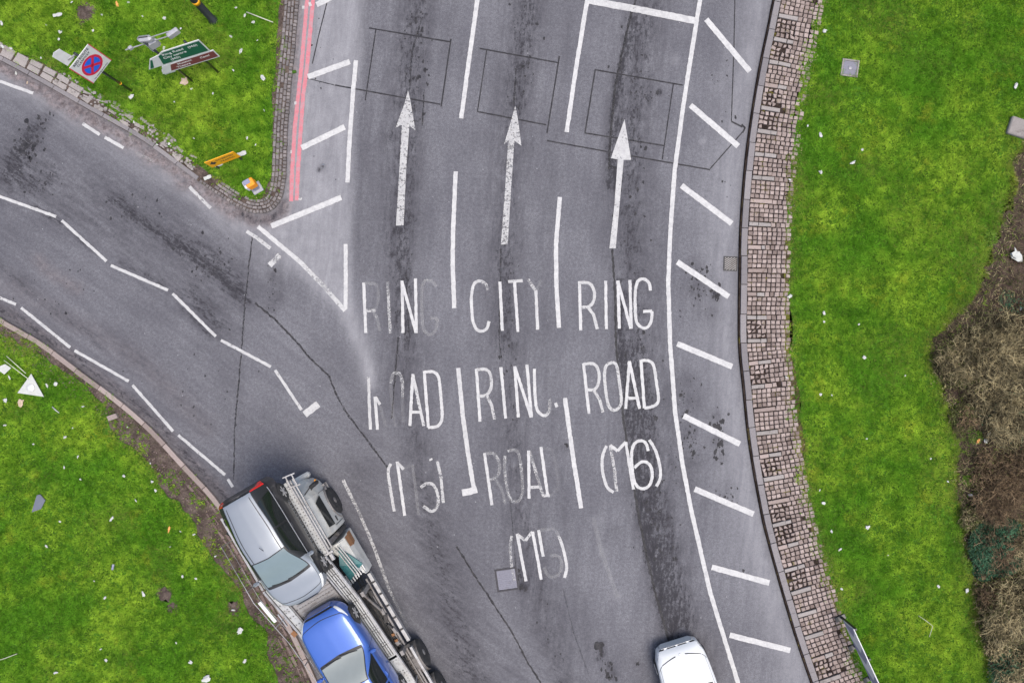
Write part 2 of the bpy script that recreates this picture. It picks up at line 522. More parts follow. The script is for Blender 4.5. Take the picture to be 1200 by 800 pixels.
def inside(pts, poly):
    x, y = pts[:, 0], pts[:, 1]
    res = np.zeros(len(pts), bool)
    q = np.asarray(poly)
    j = len(q) - 1
    for i in range(len(q)):
        xi, yi, xj, yj = q[i, 0], q[i, 1], q[j, 0], q[j, 1]
        if yi != yj:
            c = ((yi > y) != (yj > y)) & (x < (xj - xi) * (y - yi) / (yj - yi) + xi)
            res ^= c
        j = i
    return res


def seg_dist(pts, poly):
    """distance of every point to a polyline"""
    best = np.full(len(pts), 1e9)
    q = np.asarray(poly, float)
    if len(q) == 1:
        return np.hypot(pts[:, 0] - q[0, 0], pts[:, 1] - q[0, 1])
    for a, b in zip(q[:-1], q[1:]):
        d = b - a
        t = np.clip(((pts - a) @ d) / (d @ d + 1e-9), 0, 1)
        best = np.minimum(best, np.linalg.norm(pts - (a + t[:, None] * d), axis=1))
    return best


def Wd(pts):
    return np.array([((a - 600) / S, (400 - b) / S) for a, b in pts], float)


# ------------------------------------------------------------------ outlines, in photo pixels at road level
A_KERB = [(-420, -120), (-260, -62), (-100, 16), (0, 71), (50, 98), (106, 130), (140, 149), (172, 168), (200, 188), (228, 209), (258, 230), (281, 244), (297, 250), (312, 249.5), (323, 244), (331, 232), (335, 214), (336.5, 190), (338, 150), (342, 100), (347, 50), (351, 0), (355, -60), (362, -200), (366, -330)]
A_GRASS = [(-420, -150), (-260, -88), (-100, -12), (0, 50), (48, 75), (88, 98), (112, 115), (140, 137), (170, 155), (200, 173), (232, 194), (258, 211), (281, 229), (298, 237), (309, 231), (317, 212), (318.5, 194), (320, 160), (321, 100), (325, 50), (329, 0), (333, -60), (340, -200), (344, -330)]
B_KERB = [(-420, 175), (-200, 270), (-60, 338), (0, 371), (50, 400), (100, 437), (140, 467), (180, 502), (220, 545), (257, 586), (296, 646), (334, 716), (368, 786), (400, 860), (440, 980), (480, 1130)]
B_GRASS = [(-420, 205), (-200, 297), (-60, 364), (0, 393), (30, 401), (70, 430), (118, 474), (140, 508), (180, 546), (200, 570), (228, 602), (240, 622), (265, 662), (290, 710), (310, 748), (333, 800), (360, 870), (400, 990), (440, 1140)]
C_KERB = [(966, -330), (940, -150), (918, -50), (905.5, 0), (899, 32), (888, 85), (877.5, 150), (871.5, 200), (867, 260), (865.5, 310), (865, 400), (869.5, 450), (877, 520), (890.5, 597), (900, 637), (925, 725), (950, 800), (980, 880), (1030, 1000), (1090, 1130)]
C_GRASS = [(1018, -330), (992, -150), (970, -50), (959, 0), (949, 40), (940, 78), (932, 130), (925.5, 190), (921, 250), (922.5, 300), (924.5, 400), (928, 425), (935, 475), (941, 545), (947, 597), (956, 640), (969, 677), (983, 725), (1008, 797), (1036, 880), (1086, 1000), (1148, 1130)]
BED = [(1240, 60), (1215, 130), (1190, 190), (1183, 225), (1176, 255), (1162, 300), (1148, 330), (1136, 352), (1108, 378), (1093, 402), (1095, 437), (1106, 474), (1117, 507), (1121, 545), (1120, 595), (1128, 620), (1131, 662), (1139, 712), (1150, 750), (1164, 795), (1176, 850), (1200, 960)]


# ------------------------------------------------------------------ the setting: ground and road
def sheet(name, poly, z, mat, kind='structure'):
    """flat surface filling a (possibly concave) outline"""
    me = bpy.data.meshes.new(name)
    import bmesh
    bm = bmesh.new()
    vs = [bm.verts.new((p[0], p[1], z)) for p in poly]
    f = bm.faces.new(vs)
    bmesh.ops.triangulate(bm, faces=[f])
    bmesh.ops.recalc_face_normals(bm, faces=bm.faces[:])
    if bm.faces and sum(fc.normal.z for fc in bm.faces) < 0:
        bmesh.ops.reverse_faces(bm, faces=bm.faces[:])
    bm.to_mesh(me); bm.free()
    me.materials.append(M[mat])
    o = bpy.data.objects.new(name, me)
    COL.objects.link(o)
    o['kind'] = kind
    return o


sheet('ground', [(-500, -500), (500, -500), (500, 500), (-500, 500)], -0.06, 'ground')


def build_road():
    xs = np.unique(np.r_[np.linspace(-27, -16.8, 12), np.arange(-16.8, 16.81, 0.055), np.linspace(16.8, 27, 12)])
    ys = np.unique(np.r_[np.linspace(-20, -11.4, 10), np.arange(-11.4, 11.41, 0.055), np.linspace(11.4, 20, 10)])
    X, Y = np.meshgrid(xs, ys)
    pts = np.c_[X.ravel(), Y.ravel()]
    nx, ny = len(xs), len(ys)
    px = np.c_[pts[:, 0] * S + 600, 400 - pts[:, 1] * S]
    R = np.zeros(len(pts)); G = np.zeros(len(pts)); B = np.zeros(len(pts))

    def add(ch, poly, w, k, p=2.0):
        q = catmull(poly, 8) if len(poly) > 2 else np.array(poly, float)
        lo, hi = q.min(0) - w * 3, q.max(0) + w * 3
        m = (px[:, 0] > lo[0]) & (px[:, 0] < hi[0]) & (px[:, 1] > lo[1]) & (px[:, 1] < hi[1])
        if not m.any():
            return
        d = seg_dist(px[m], q)
        v = k * np.exp(-(d / w) ** p)
        ch[m] = 1 - (1 - ch[m]) * (1 - np.clip(v, 0, 1))

    def addpoly(ch, poly, k, soft):
        q = np.array(poly, float)
        lo, hi = q.min(0) - soft * 2, q.max(0) + soft * 2
        m = (px[:, 0] > lo[0]) & (px[:, 0] < hi[0]) & (px[:, 1] > lo[1]) & (px[:, 1] < hi[1])
        dd = seg_dist(px[m], np.vstack([q, q[:1]]))
        dd = np.where(inside(px[m], q), dd, -dd)
        v = k * np.clip(0.5 + dd / soft / 2, 0, 1)
        ch[m] = 1 - (1 - ch[m]) * (1 - v)

    # tyre tracks and rubber
    l1 = [(498, -40), (488, 20), (480, 90), (476, 160), (472, 260), (474, 340), (482, 430), (494, 520), (512, 620), (540, 720), (575, 820)]
    add(R, [(a - 8, b) for a, b in l1], 25, 0.64); add(R, [(a + 8, b) for a, b in l1[:5]], 15, 0.55); add(R, [(470, 270), (476, 330), (480, 400)], 15, 0.55)
    l2 = [(628, -40), (616, 30), (606, 110), (598, 200), (594, 290), (594, 380), (598, 470), (608, 560), (622, 650), (640, 730), (668, 820)]
    add(R, l2, 26, 0.64); add(R, [(622, 0), (611, 60), (604, 120)], 18, 0.40); add(R, [(590, 290), (592, 400)], 14, 0.35)
    l3 = [(765, -40), (752, 20), (742, 90), (735, 160), (732, 250), (735, 340), (742, 430), (752, 520), (764, 590), (778, 650), (795, 720), (816, 790), (830, 840)]
    add(R, [(a + 6, b) for a, b in l3], 29, 0.74); add(R, [(742, 420), (756, 560), (772, 650), (790, 730)], 20, 0.62)
    add(R, [(742, 20), (724, 100), (716, 170), (716, 215)], 8, 0.85)
    add(R, [(720, 195), (721, 215)], 8, 0.85)
    add(R, [(752, 590), (763, 645), (776, 700), (786, 735)], 10, 0.9)
    add(R, [(724, 330), (728, 410), (736, 487), (742, 526), (750, 585), (760, 640), (772, 692), (786, 745)], 5, 0.85)
    add(R, [(778, 230), (771, 330), (775, 400), (790, 500), (806, 580)], 9, 0.25)
    add(R, [(668, 20), (655, 110), (646, 180), (640, 290), (640, 390), (652, 520), (668, 640), (690, 760)], 9, 0.22)
    add(R, [(533, 0), (522, 70)], 10, 0.2)
    add(R, [(432, -20), (428, 100), (424, 220), (424, 320)], 13, 0.30)
    # right shoulder blotches
    for x, y, r, k in ((818, 338, 16, .6), (838, 345, 8, .8), (815, 310, 12, .5), (830, 365, 16, .45), (810, 470, 14, .5), (806, 505, 13, .6), (812, 540, 14, .55),
                       (803, 445, 10, .35), (838, 488, 9, .6), (842, 515, 10, .65), (844, 535, 8, .6), (812, 565, 12, .5), (848, 575, 12, .3), (826, 590, 12, .3), (790, 545, 10, .3)):
        add(R, [(x, y)], r, k)
    # drips
    for x, y, r, k in ((703, 755, 6, 1), (706, 764, 6, 1), (714, 779, 7, .9), (718, 790, 7, .7), (700, 772, 4, .8), (612, 686, 7, 1), (608, 676, 6, .8), (663, 525, 5, .5), (610, 760, 6, .3),
                       (747, 777, 4, .8), (722, 622, 12, .35), (455, 160, 9, .55), (773, 108, 4, .9), (760, 115, 7, .6), (378, 195, 3, 1), (374, 199, 3, 1)):
        add(R, [(x, y)], r, k)
    # left road
    for x, y, r, k in ((32, 168, 17, .85), (42, 150, 12, .75), (20, 186, 16, .8), (54, 137, 8, .6), (12, 205, 20, .6), (40, 215, 18, .45), (60, 200, 14, .4)):
        add(R, [(x, y)], r, k)
    add(R, [(-60, 190), (40, 215), (110, 228), (170, 262), (230, 300), (285, 350)], 30, 0.45)
    add(R, [(135, 232), (165, 258), (205, 285), (245, 315), (290, 352)], 7, 0.75)
    add(R, [(215, 285), (250, 305), (278, 330)], 16, 0.5)
    add(R, [(60, 250), (110, 262), (180, 320), (225, 352), (262, 386)], 14, 0.35)
    add(R, [(225, 345), (250, 378)], 16, 0.55)
    add(R, [(-60, 290), (0, 312), (40, 345), (80, 375), (118, 405)], 7, 0.55)
    add(R, [(105, 380), (150, 412), (200, 460), (240, 500)], 10, 0.30)
    add(R, [(40, 243), (72, 262), (108, 292)], 4, 0.75)  # shadow lines below the zigzag dashes, painted into the road colour
    add(R, [(140, 308), (190, 334)], 4, 0.6); add(R, [(210, 356), (246, 392)], 4.5, 0.6)  # more painted shadow lines under the dashes
    add(R, [(320, 320), (325, 345), (318, 360)], 9, 0.45)
    add(R, [(300, 280), (420, 480), (520, 640), (600, 790)], 20, 0.16)
    left = (px[:, 0] < 286) & (px[:, 1] > 40)
    R[left] = 1 - (1 - R[left]) * 0.80
    low = np.clip((px[:, 1] - 480) / 300, 0, 1) * (px[:, 0] > 280) * (px[:, 0] < 620)
    R[:] = 1 - (1 - R) * (1 - 0.13 * low)
    # gutters, then painted shade beside the transporter
    add(R, [(-60, 332), (0, 362), (50, 393), (100, 428), (142, 460), (184, 497), (225, 540), (268, 586)], 9, 0.72)
    add(B, [(-60, 330), (0, 360), (50, 392), (100, 428), (142, 460), (184, 497), (225, 540), (268, 586)], 8, 0.45)
    add(R, [(420, 560), (450, 640), (495, 720), (530, 790)], 26, 0.34)  # shade of the transporter on the road, painted as darkening
    # pale dust where nobody drives
    addpoly(G, [(350, -60), (440, -60), (428, 0), (424, 60), (416, 130), (412, 220), (412, 300), (411, 366), (380, 345), (330, 298), (296, 266), (330, 244), (341, 150), (348, 50)], 0.74, 7)
    add(G, [(300, 262), (340, 300), (392, 345), (415, 380), (432, 436)], 14, 0.45)
    add(G, [(401, 356), (414, 385), (428, 420), (436, 450)], 7, 0.62)
    add(G, [(445, 500), (470, 560)], 12, 0.12)
    add(G, [(225, 214), (262, 248), (300, 285), (320, 310)], 20, 0.40)
    add(G, [(-100, 30), (0, 88), (50, 112), (110, 148), (170, 182), (230, 226), (280, 262)], 12, 0.62)
    add(G, [(-100, 48), (0, 104), (60, 136), (130, 176), (190, 215)], 14, 0.20)
    sh = [(940, -60), (893, 0), (886, 40), (873, 95), (862, 150), (857, 200), (852, 270), (850, 330), (850, 400), (856, 450), (864, 520), (877, 597), (888, 640), (912, 725), (937, 800)]
    add(G, sh, 16, 0.52)
    add(G, [(a - 26, b) for a, b in sh], 18, 0.16)
    add(G, [(505, -20), (500, 40)], 3, 0.0)
    for x, y, r, k in ((895, 660, 4, .7), (790, 70, 6, .4), (700, 610, 8, .2), (722, 698, 7, .25), (707, 645, 7, .25), (398, 53, 4, .5), (665, 640, 9, .12), (824, 165, 4, .6), (604, 545, 4, .5)):
        add(G, [(x, y)], r, k)
    # reddish silt beside the upper kerb
    add(B, [(-60, 42), (0, 78), (50, 106), (110, 142), (170, 176), (225, 214), (275, 250)], 8, 1.0)
    add(B, [(60, 108), (100, 135)], 9, 0.7)
    add(B, [(262, 240), (285, 252), (300, 259), (326, 254), (334, 240)], 8, 1.0); add(R, [(285, 251), (300, 258), (322, 254), (333, 240)], 6, 0.75)
    for q_ in ((66, 118), (88, 132), (106, 140), (150, 168), (175, 184), (214, 214), (240, 226)):
        add(B, [q_], 9, .8)
    add(B, [(338, 232), (341, 170), (346, 90), (353, 0)], 3, 0.6)
    add(B, [(0, 330), (90, 380), (170, 430), (240, 500)], 14, 0.20)
    add(B, [(45, 305), (60, 320), (90, 338)], 8, 0.40)

    verts = np.c_[pts, np.zeros(len(pts))].astype(np.float32)
    i = np.arange(nx * ny).reshape(ny, nx)
    quads = np.stack([i[:-1, :-1], i[:-1, 1:], i[1:, 1:], i[1:, :-1]], -1).reshape(-1, 4)
    me = bpy.data.meshes.new('road')
    me.vertices.add(len(verts)); me.vertices.foreach_set('co', verts.ravel())
    me.loops.add(quads.size); me.loops.foreach_set('vertex_index', quads.ravel().astype(np.int32))
    me.polygons.add(len(quads)); me.polygons.foreach_set('loop_start', np.arange(0, quads.size, 4, dtype=np.int32))
    me.update(calc_edges=True)
    at = me.color_attributes.new('wear', 'FLOAT_COLOR', 'POINT')
    at.data.foreach_set('color', np.c_[R, G, B, np.clip((330 - px[:, 0] + (px[:, 1] - 300) * .75) / 60, 0, 1)].astype(np.float32).ravel())
    me.materials.append(M['road'])
    o = bpy.data.objects.new('road', me)
    COL.objects.link(o)
    return tag(o, kind='structure')


ROAD = build_road()


# ------------------------------------------------------------------ painted marks: parts of the road
MK = 0


def marks(name, strokes, mat='paint', label=None, z=0.008, jit=0.004, polys=()):
    """strokes: (photo points, width in photo pixels, wear 0..1 or a list of wear per point)"""
    global MK
    MK += 1
    z = z + 0.0001 * (MK % 40)
    V, Fc, Wv = [], [], []
    for k, (pts, w, wear) in enumerate(strokes):
        q = Wd(pts)
        wr = np.array(wear if isinstance(wear, (list, tuple)) else [wear] * len(q), float)
        d = np.r_[0, np.cumsum(np.linalg.norm(np.diff(q, axis=0), axis=1))]
        s = np.unique(np.r_[d, np.arange(0, d[-1], 0.07)])
        p = np.c_[np.interp(s, d, q[:, 0]), np.interp(s, d, q[:, 1])]
        ww = np.interp(s, d, wr)
        nn = normals2(p)
        hw = w / S / 2
        j = rng.normal(0, jit, (len(p), 2))
        a = p + nn * (hw + j[:, :1]); b = p - nn * (hw + j[:, 1:])
        o = len(V)
        zz = z + 0.0005 * k
        for i in range(len(p)):
            V.append((a[i, 0], a[i, 1], zz)); V.append((b[i, 0], b[i, 1], zz))
            Wv += [ww[i], ww[i]]
        for i in range(len(p) - 1):
            Fc.append((o + 2 * i, o + 2 * i + 1, o + 2 * i + 3, o + 2 * i + 2))
    for k, (pts, wear) in enumerate(polys):
        q = Wd(pts)
        o = len(V)
        zz = z + 0.0005 * (len(strokes) + k)
        V += [(a, b, zz) for a, b in q]
        Wv += [wear] * len(q)
        Fc.append(tuple(range(o, o + len(q))))
    me = bpy.data.meshes.new(name)
    me.from_pydata(V, [], Fc)
    me.attributes.new('wear', 'FLOAT', 'POINT').data.foreach_set('value', np.array(Wv, np.float32))
    me.materials.append(M[mat])
    ob = bpy.data.objects.new(name, me)
    COL.objects.link(ob)
    ob.parent = ROAD
    if label:
        ob['label'] = label
    return ob


def T4(ox, oy, pts):
    return [(ox + a / 4, oy + b / 4) for a, b in pts]


# upper edge of the left road
marks('edge_line', [([(-60, 62), (0, 95.5), (39, 109.5)], 3.6, .22)])
for a, b, w in (((97, 145), (117, 158), .25), ((123, 161), (145, 173.5), .2), ((160, 179), (180, 189), .68), ((222, 219), (247, 244), .35)):
    marks('edge_dash', [([a, b], 3.8, w)])
marks('edge_dash', [([(289, 271), (300, 278), (317, 291)], 4.2, .32)])
marks('stub_mark', [([(316, 311), (322, 305), (328, 299)], 6.5, [.15, .45, .4])])
# zigzag along the middle of the left road
for a, b in (((-40, 216), (66, 254)), ((72.5, 258.5), (125, 306)), ((130, 311), (197, 340)), ((202.5, 344), (253, 394)), ((259, 398.5), (317.5, 429.5)), ((322.5, 433.5), (353.5, 480))):
    marks('zigzag_line', [([a, b], 3.4, .24)])
marks('stub_mark', [([(357, 485.5), (373, 473)], 8, .25)])
for a, b in (((-40, 333), (19, 356.5)), ((25, 360.5), (82.5, 407)), ((87.5, 410.5), (151, 446.5)), ((155.5, 451), (203, 505)), ((209, 509.5), (264, 556)), ((267, 561), (273, 570))):
    marks('zigzag_line', [([a, b], 3.4, .28)])
# red double line beside the island
marks('red_line', [([(364, -60), (360, 0), (353.5, 77), (345.5, 150), (342.5, 200), (341.3, 236)], 4.6, .13)], 'red_paint')
marks('red_line', [([(371, -60), (367, 0), (360, 77), (355.5, 110), (351, 175), (349, 205), (347.8, 235)], 4.6, .13)], 'red_paint')
# left hatching
for a, b, w in (((371, 6), (412, -14), .1), ((361, 90.5), (410, 72.5), .1), ((353.5, 173.5), (404, 149), .1), ((318, 265), (400, 231.5), .12)):
    marks('hatch_bar', [([a, b], 6.4, w)])
marks('paint_remnant', [([(354, 9), (357, 9)], 3.5, .3), ([(345, 121), (347.5, 121)], 3.5, .3), ([(340.5, 178), (342, 178)], 3.5, .3), ([(350, 232.5), (354, 233.5)], 3, .4), ([(362, 6), (365, 5)], 5, .3)])
marks('edge_line', [([(417.3, 71), (414, 105), (409, 176), (407.4, 214)], 5, .12)])
marks('edge_line', [([(405, 286), (405.3, 330), (405, 362)], 4.6, .12)])
marks('edge_line', [([(302.5, 265.5), (328, 287), (352.5, 307.5), (380, 336), (404.5, 364)], 5, [.1, .15, .25, .5, .2])])
# lane lines
marks('lane_line', [([(565, -40), (559.5, 0), (549, 75), (540.5, 139)], 5, .1)])
marks('lane_line', [([(534, 201), (531, 270), (530.5, 310), (532.5, 361)], 5, .14)])
marks('lane_line', [([(537, 431), (542.5, 488), (549, 535), (555, 570)], 5, .2), ([(541.5, 577), (550, 575.5), (559, 573)], 8, .14)])
marks('lane_line', [([(694, -40), (687.5, 4), (675, 80), (664, 155)], 5, .1)])
marks('lane_line', [([(656, 231), (651.5, 287), (652, 335), (655, 384)], 5, .1)])
marks('lane_line', [([(662, 466), (671, 532), (681, 595)], 5, .1)])
marks('lane_line', [([(695, 606), (706, 650), (724, 700)], 5, [.85, .76, .82])])
marks('stop_line', [([(687, .5), (740, 10), (817, 25.2)], 8, [.1, .3, .1])])
marks('edge_line', [([(826, -40), (820.3, 0), (809, 70), (800, 128), (790.5, 200), (785.5, 270), (783, 330), (785, 400), (791, 482), (800, 545), (810, 598), (832.5, 695), (865, 800), (885, 860)], 5, .13)])
marks('edge_line', [([(402, 562), (420, 598), (438, 640), (456, 690), (478, 735)], 3.6, [.4, .5, .42, .5, .7])])
# right hatching
for a, b in (((827.5, 23), (878.5, 84)), ((809, 123.5), (865, 171.5)), ((798.5, 217.5), (857.5, 262)), ((793.5, 307), (854, 347.5)), ((793.5, 402.5), (858, 429.5)), ((801, 487), (867, 520)), ((814, 572.5), (883, 602)), ((834, 664), (901.5, 682.5)), ((855, 743.5), (926, 761.5))):
    marks('hatch_bar', [([a, b], 6.6, .06)])
# arrows
marks('arrow_marking', [], polys=[([(478.2, 106), (481, 118), (486.8, 153), (479.8, 147.5), (476, 200), (473, 264), (464, 264.5), (468, 200), (471, 146.5), (463.6, 150), (474, 122)], .37)], label='worn white straight-ahead arrow in the left lane')
marks('arrow_marking', [], polys=[([(603.8, 124), (607, 140), (611, 171), (602.8, 165), (599, 220), (595, 286.5), (587, 286.5), (592, 220), (595.5, 165), (590.6, 169.5), (598, 145)], .40)], label='worn white straight-ahead arrow in the middle lane')
marks('arrow_marking', [], polys=[([(731.8, 140), (739.6, 187.5), (730.8, 187.5), (726, 240), (721.5, 291), (714, 291), (720, 240), (723.8, 187), (715.8, 185.5)], .28)], label='clear white straight-ahead arrow in the right lane')
# words
LW = 3.5
a3, a6 = (300, 200), (600, 200)
b3, b6 = (300, 400), (600, 400)


def word(label, items):
    st = []
    for (ox, oy), pts, wear in items:
        q = T4(ox, oy, pts)
        if len(q) > 3:
            q0 = q
            q = [tuple(v) for v in catmull(q, 2.0)]
            if isinstance(wear, list):
                wear = list(np.interp(np.linspace(0, 1, len(q)), np.linspace(0, 1, len(wear)), wear))
        st.append((q, LW, wear))
    marks('word_marking', st, label=label, jit=0.004)


word('worn word RING in the left lane', [
    (a3, [(505, 525), (515, 760)], .12), (a3, [(505, 527), (562, 530)], .62), (a3, [(562, 530), (575, 575), (565, 635), (545, 655)], .78), (a3, [(518, 655), (560, 655)], .4), (a3, [(545, 655), (568, 690), (580, 752)], .68),
    (a3, [(617, 520), (630, 762)], .5),
    (a3, [(685, 515), (689, 760)], .16), (a3, [(684, 518), (750, 758)], .1), (a3, [(748, 505), (752, 760)], .08),
    (a3, [(845, 545), (830, 522), (805, 515), (785, 525), (777, 570), (777, 640), (782, 725), (800, 762), (822, 766), (843, 745), (850, 690)], .64), (a3, [(850, 690), (818, 690)], .6)])
word('word CITY in the middle lane', [
    (a3, [(1086, 560), (1075, 530), (1045, 517), (1020, 535), (1010, 590), (1011, 640), (1017, 705), (1035, 743), (1060, 752), (1083, 737), (1092, 705)], [.5] * 2 + [.3] + [.15] * 6 + [.25] * 4),
    (a3, [(1143, 520), (1155, 750)], .15),
    (a6, [(-18, 520), (50, 515)], .35), (a6, [(12, 520), (28, 755)], .1),
    (a6, [(75, 510), (112, 565)], .45), (a6, [(112, 560), (120, 745)], .2), (a6, [(138, 515), (112, 565)], .8)])
word('clear word RING in the right lane above ROAD', [
    (a6, [(316, 518), (322, 748)], .1), (a6, [(316, 525), (352, 525), (375, 540), (387, 580), (378, 620), (355, 638), (320, 640)], .3), (a6, [(355, 638), (382, 675), (400, 742)], .3),
    (a6, [(439, 516), (442, 742)], .1), (a6, [(496, 515), (503, 740)], .1), (a6, [(496, 518), (557, 740)], .08), (a6, [(552, 512), (559, 740)], .15),
    (a6, [(648, 562), (643, 528), (618, 508), (590, 518), (578, 565), (577, 640), (583, 705), (605, 733), (632, 735), (652, 705), (656, 658)], .18), (a6, [(656, 658), (614, 660)], .15)])
word('badly worn word ROAD in the left lane', [
    (b3, [(528, 165), (531, 290), (537, 412)], [.35, .3, .2]), (b3, [(528, 140), (565, 150)], .85), (b3, [(558, 258), (564, 340), (570, 412)], .18), (b3, [(560, 260), (582, 295)], .3), (b3, [(582, 300), (610, 400)], .8),
    (b3, [(633, 195), (638, 160), (655, 147), (675, 153), (686, 190), (687, 265)], .5), (b3, [(632, 200), (640, 340), (655, 400)], .82), (b3, [(687, 265), (690, 380)], .85),
    (b3, [(735, 152), (722, 395)], .16), (b3, [(735, 155), (787, 395)], .3), (b3, [(728, 330), (776, 330)], .25),
    (b3, [(789, 138), (808, 402)], .1), (b3, [(789, 143), (830, 142), (855, 165), (865, 240), (873, 350), (860, 388), (838, 400), (806, 402)], .16)])
word('word RING in the middle lane below CITY', [
    (b3, [(1033, 128), (1050, 375)], .1), (b3, [(1033, 132), (1080, 132), (1100, 160), (1102, 215), (1080, 250), (1045, 255)], .35), (b3, [(1080, 250), (1105, 300), (1118, 365)], .4),
    (b3, [(1148, 120), (1170, 360)], .15),
    (b6, [(13, 115), (30, 355)], .1), (b6, [(13, 118), (90, 355)], .1), (b6, [(70, 108), (91, 355)], .12),
    (b6, [(105, 128), (107, 230), (115, 310), (135, 340), (158, 345), (176, 320), (176, 268)], [.1] * 5 + [.55] * 2), (b6, [(203, 287), (211, 307)], .2)])
word('word ROAD in the right lane', [
    (b6, [(335, 102), (361, 338)], .12), (b6, [(335, 106), (380, 104), (403, 130), (408, 180), (390, 222), (350, 226)], .3), (b6, [(380, 225), (410, 270), (426, 332)], .35),
    (b6, [(470, 98), (490, 112), (503, 190), (512, 275), (502, 308), (478, 322), (455, 305), (443, 260), (434, 170), (440, 115), (470, 98)], .32),
    (b6, [(550, 92), (533, 315)], .16), (b6, [(550, 92), (598, 315)], .1), (b6, [(545, 265), (590, 265)], .2),
    (b6, [(604, 86), (620, 312)], .12), (b6, [(604, 90), (638, 90), (663, 112), (676, 190), (686, 262), (680, 290), (655, 305), (620, 312)], .15)])
word('nearly erased marking (M5) in the left lane', [
    (b3, [(632, 572), (620, 610), (632, 700), (648, 795)], .3),
    (b3, [(662, 562), (680, 690), (697, 815)], .1), (b3, [(662, 566), (692, 598)], .35), (b3, [(692, 598), (733, 575)], .85), (b3, [(733, 575), (750, 700), (762, 810)], .72),
    (b3, [(818, 548), (822, 556)], .25), (b3, [(772, 683), (800, 665), (830, 670), (852, 715), (852, 765), (825, 795), (785, 770)], .4),
    (b3, [(850, 560), (868, 640), (878, 755)], .38)])
word('worn word ROAD in the middle lane', [
    (b3, [(1071, 522), (1106, 766)], .16), (b3, [(1071, 525), (1115, 525), (1140, 570), (1135, 625), (1098, 648)], .55), (b3, [(1125, 645), (1150, 690), (1170, 760)], .66),
    (b6, [(-32, 535), (-35, 600), (-20, 700), (0, 745), (30, 745), (50, 690), (35, 540), (10, 508), (-20, 515)], .55),
    (b6, [(78, 510), (80, 735)], .12), (b6, [(82, 512), (146, 726)], .5), (b6, [(82, 683), (128, 680)], .35),
    (b6, [(135, 493), (168, 725)], .1), (b6, [(142, 722), (178, 720)], .3), (b6, [(135, 497), (185, 510), (205, 580), (215, 680), (180, 720)], .88)])
word('marking (M6) in the right lane', [
    (b6, [(443, 488), (424, 540), (425, 610), (445, 680), (476, 706)], .2),
    (b6, [(460, 483), (478, 590), (491, 702)], .45), (b6, [(460, 485), (495, 512)], .2), (b6, [(495, 512), (533, 470)], .2), (b6, [(533, 470), (550, 580), (569, 692)], .16),
    (b6, [(638, 512), (628, 478), (605, 464), (578, 474), (562, 510), (562, 580), (572, 650), (592, 682), (620, 688), (645, 670), (657, 630), (650, 585), (625, 563), (598, 568), (574, 592)], .12),
    (b6, [(643, 460), (672, 510), (693, 585), (694, 640), (676, 678)], .15)])
word('worn marking (M5) at the bottom of the middle lane', [
    ((600, 600), [(0, 110), (-8, 160), (-2, 250), (10, 320)], .52),
    ((600, 600), [(24, 100), (45, 215), (66, 322)], .18), ((600, 600), [(24, 102), (62, 132)], .4), ((600, 600), [(62, 132), (96, 90)], .3), ((600, 600), [(96, 90), (117, 200), (137, 314)], .1),
    ((600, 600), [(124, 82), (146, 206)], .15), ((600, 600), [(124, 85), (200, 75)], .68), ((600, 600), [(150, 255), (165, 290), (190, 302), (222, 285), (232, 240), (218, 205), (180, 200)], .66),
    ((600, 600), [(205, 80), (232, 145), (250, 215), (256, 260), (246, 306)], [.7, .25, .2, .2, .2])])

# detector loops cut into the road, sealed with bitumen
lw = 1.6
marks('loop_cut', [([(432.5, 33), (528, 49.5)], lw, .2), ([(528.5, 46), (517, 125)], lw, .2), ([(392.5, 100), (516, 122.5)], lw, .22), ([(440.5, 35), (428, 118)], lw * .8, .3)], 'loop', z=0.0035, jit=.002)
marks('loop_cut', [([(562, 57), (655.5, 74)], lw, .2), ([(655.5, 66), (641, 156)], lw, .22), ([(559.5, 131), (640, 146.5)], lw, .22), ([(570.5, 58), (559.5, 131.5)], lw * .8, .25)], 'loop', z=0.0035, jit=.002)
marks('loop_cut', [([(697, 82), (800, 100)], lw, .25), ([(697.5, 82), (685.5, 156)], lw, .22), ([(685, 156), (779, 171)], lw, .28), ([(789, 99), (776, 187)], lw * .8, .35)], 'loop', z=0.0035, jit=.002)
marks('loop_cut', [([(641, 165), (740, 183), (832, 199)], lw, .2), ([(832, 198), (870, 155)], lw * .8, .2), ([(870, 149), (857, 142.5)], 2, .15), ([(857, 142), (860, 60), (862, -40)], 1.1, .3), ([(869, 146), (873, 150), (870, 156)], 2, .1)], 'loop', z=0.0035, jit=.002)
marks('loop_cut', [([(385, -20), (383, 4), (374, 40), (366, 75)], lw * .8, .25), ([(392, 100), (360, 92)], 1, .4)], 'loop', z=0.0035, jit=.002)
# oil drips and flaked bitumen: small dark spots with ragged outlines
def spots(clusters):
    for cx, cy, sx, sy, n, r0, r1 in clusters:
        V, Fc, Wv = [], [], []
        for i in range(n):
            x, y = rng.normal(cx, sx), rng.normal(cy, sy)
            r = rng.uniform(r0, r1) * (.5 + rng.uniform() ** 2)
            k = 9
            rad = r * (1 + rng.normal(0, .28, k)); a0_ = rng.uniform(0, 6.28); el = rng.uniform(1, 1.7)
            o = len(V)
            for j in range(k):
                an = 2 * PI * j / k
                q = P(x + rad[j] * math.cos(an + a0_), y + rad[j] * el * math.sin(an + a0_))
                V.append((q.x, q.y, .0035 + .00012 * i)); Wv.append(.22)
            Fc.append(tuple(range(o, o + k))[::-1])
        me = bpy.data.meshes.new('oil_stain')
        me.from_pydata(V, [], Fc)
        me.attributes.new('wear', 'FLOAT', 'POINT').data.foreach_set('value', np.array(Wv, np.float32))
        me.materials.append(M['loop'])
        ob = bpy.data.objects.new('oil_stain', me); COL.objects.link(ob); ob.parent = ROAD


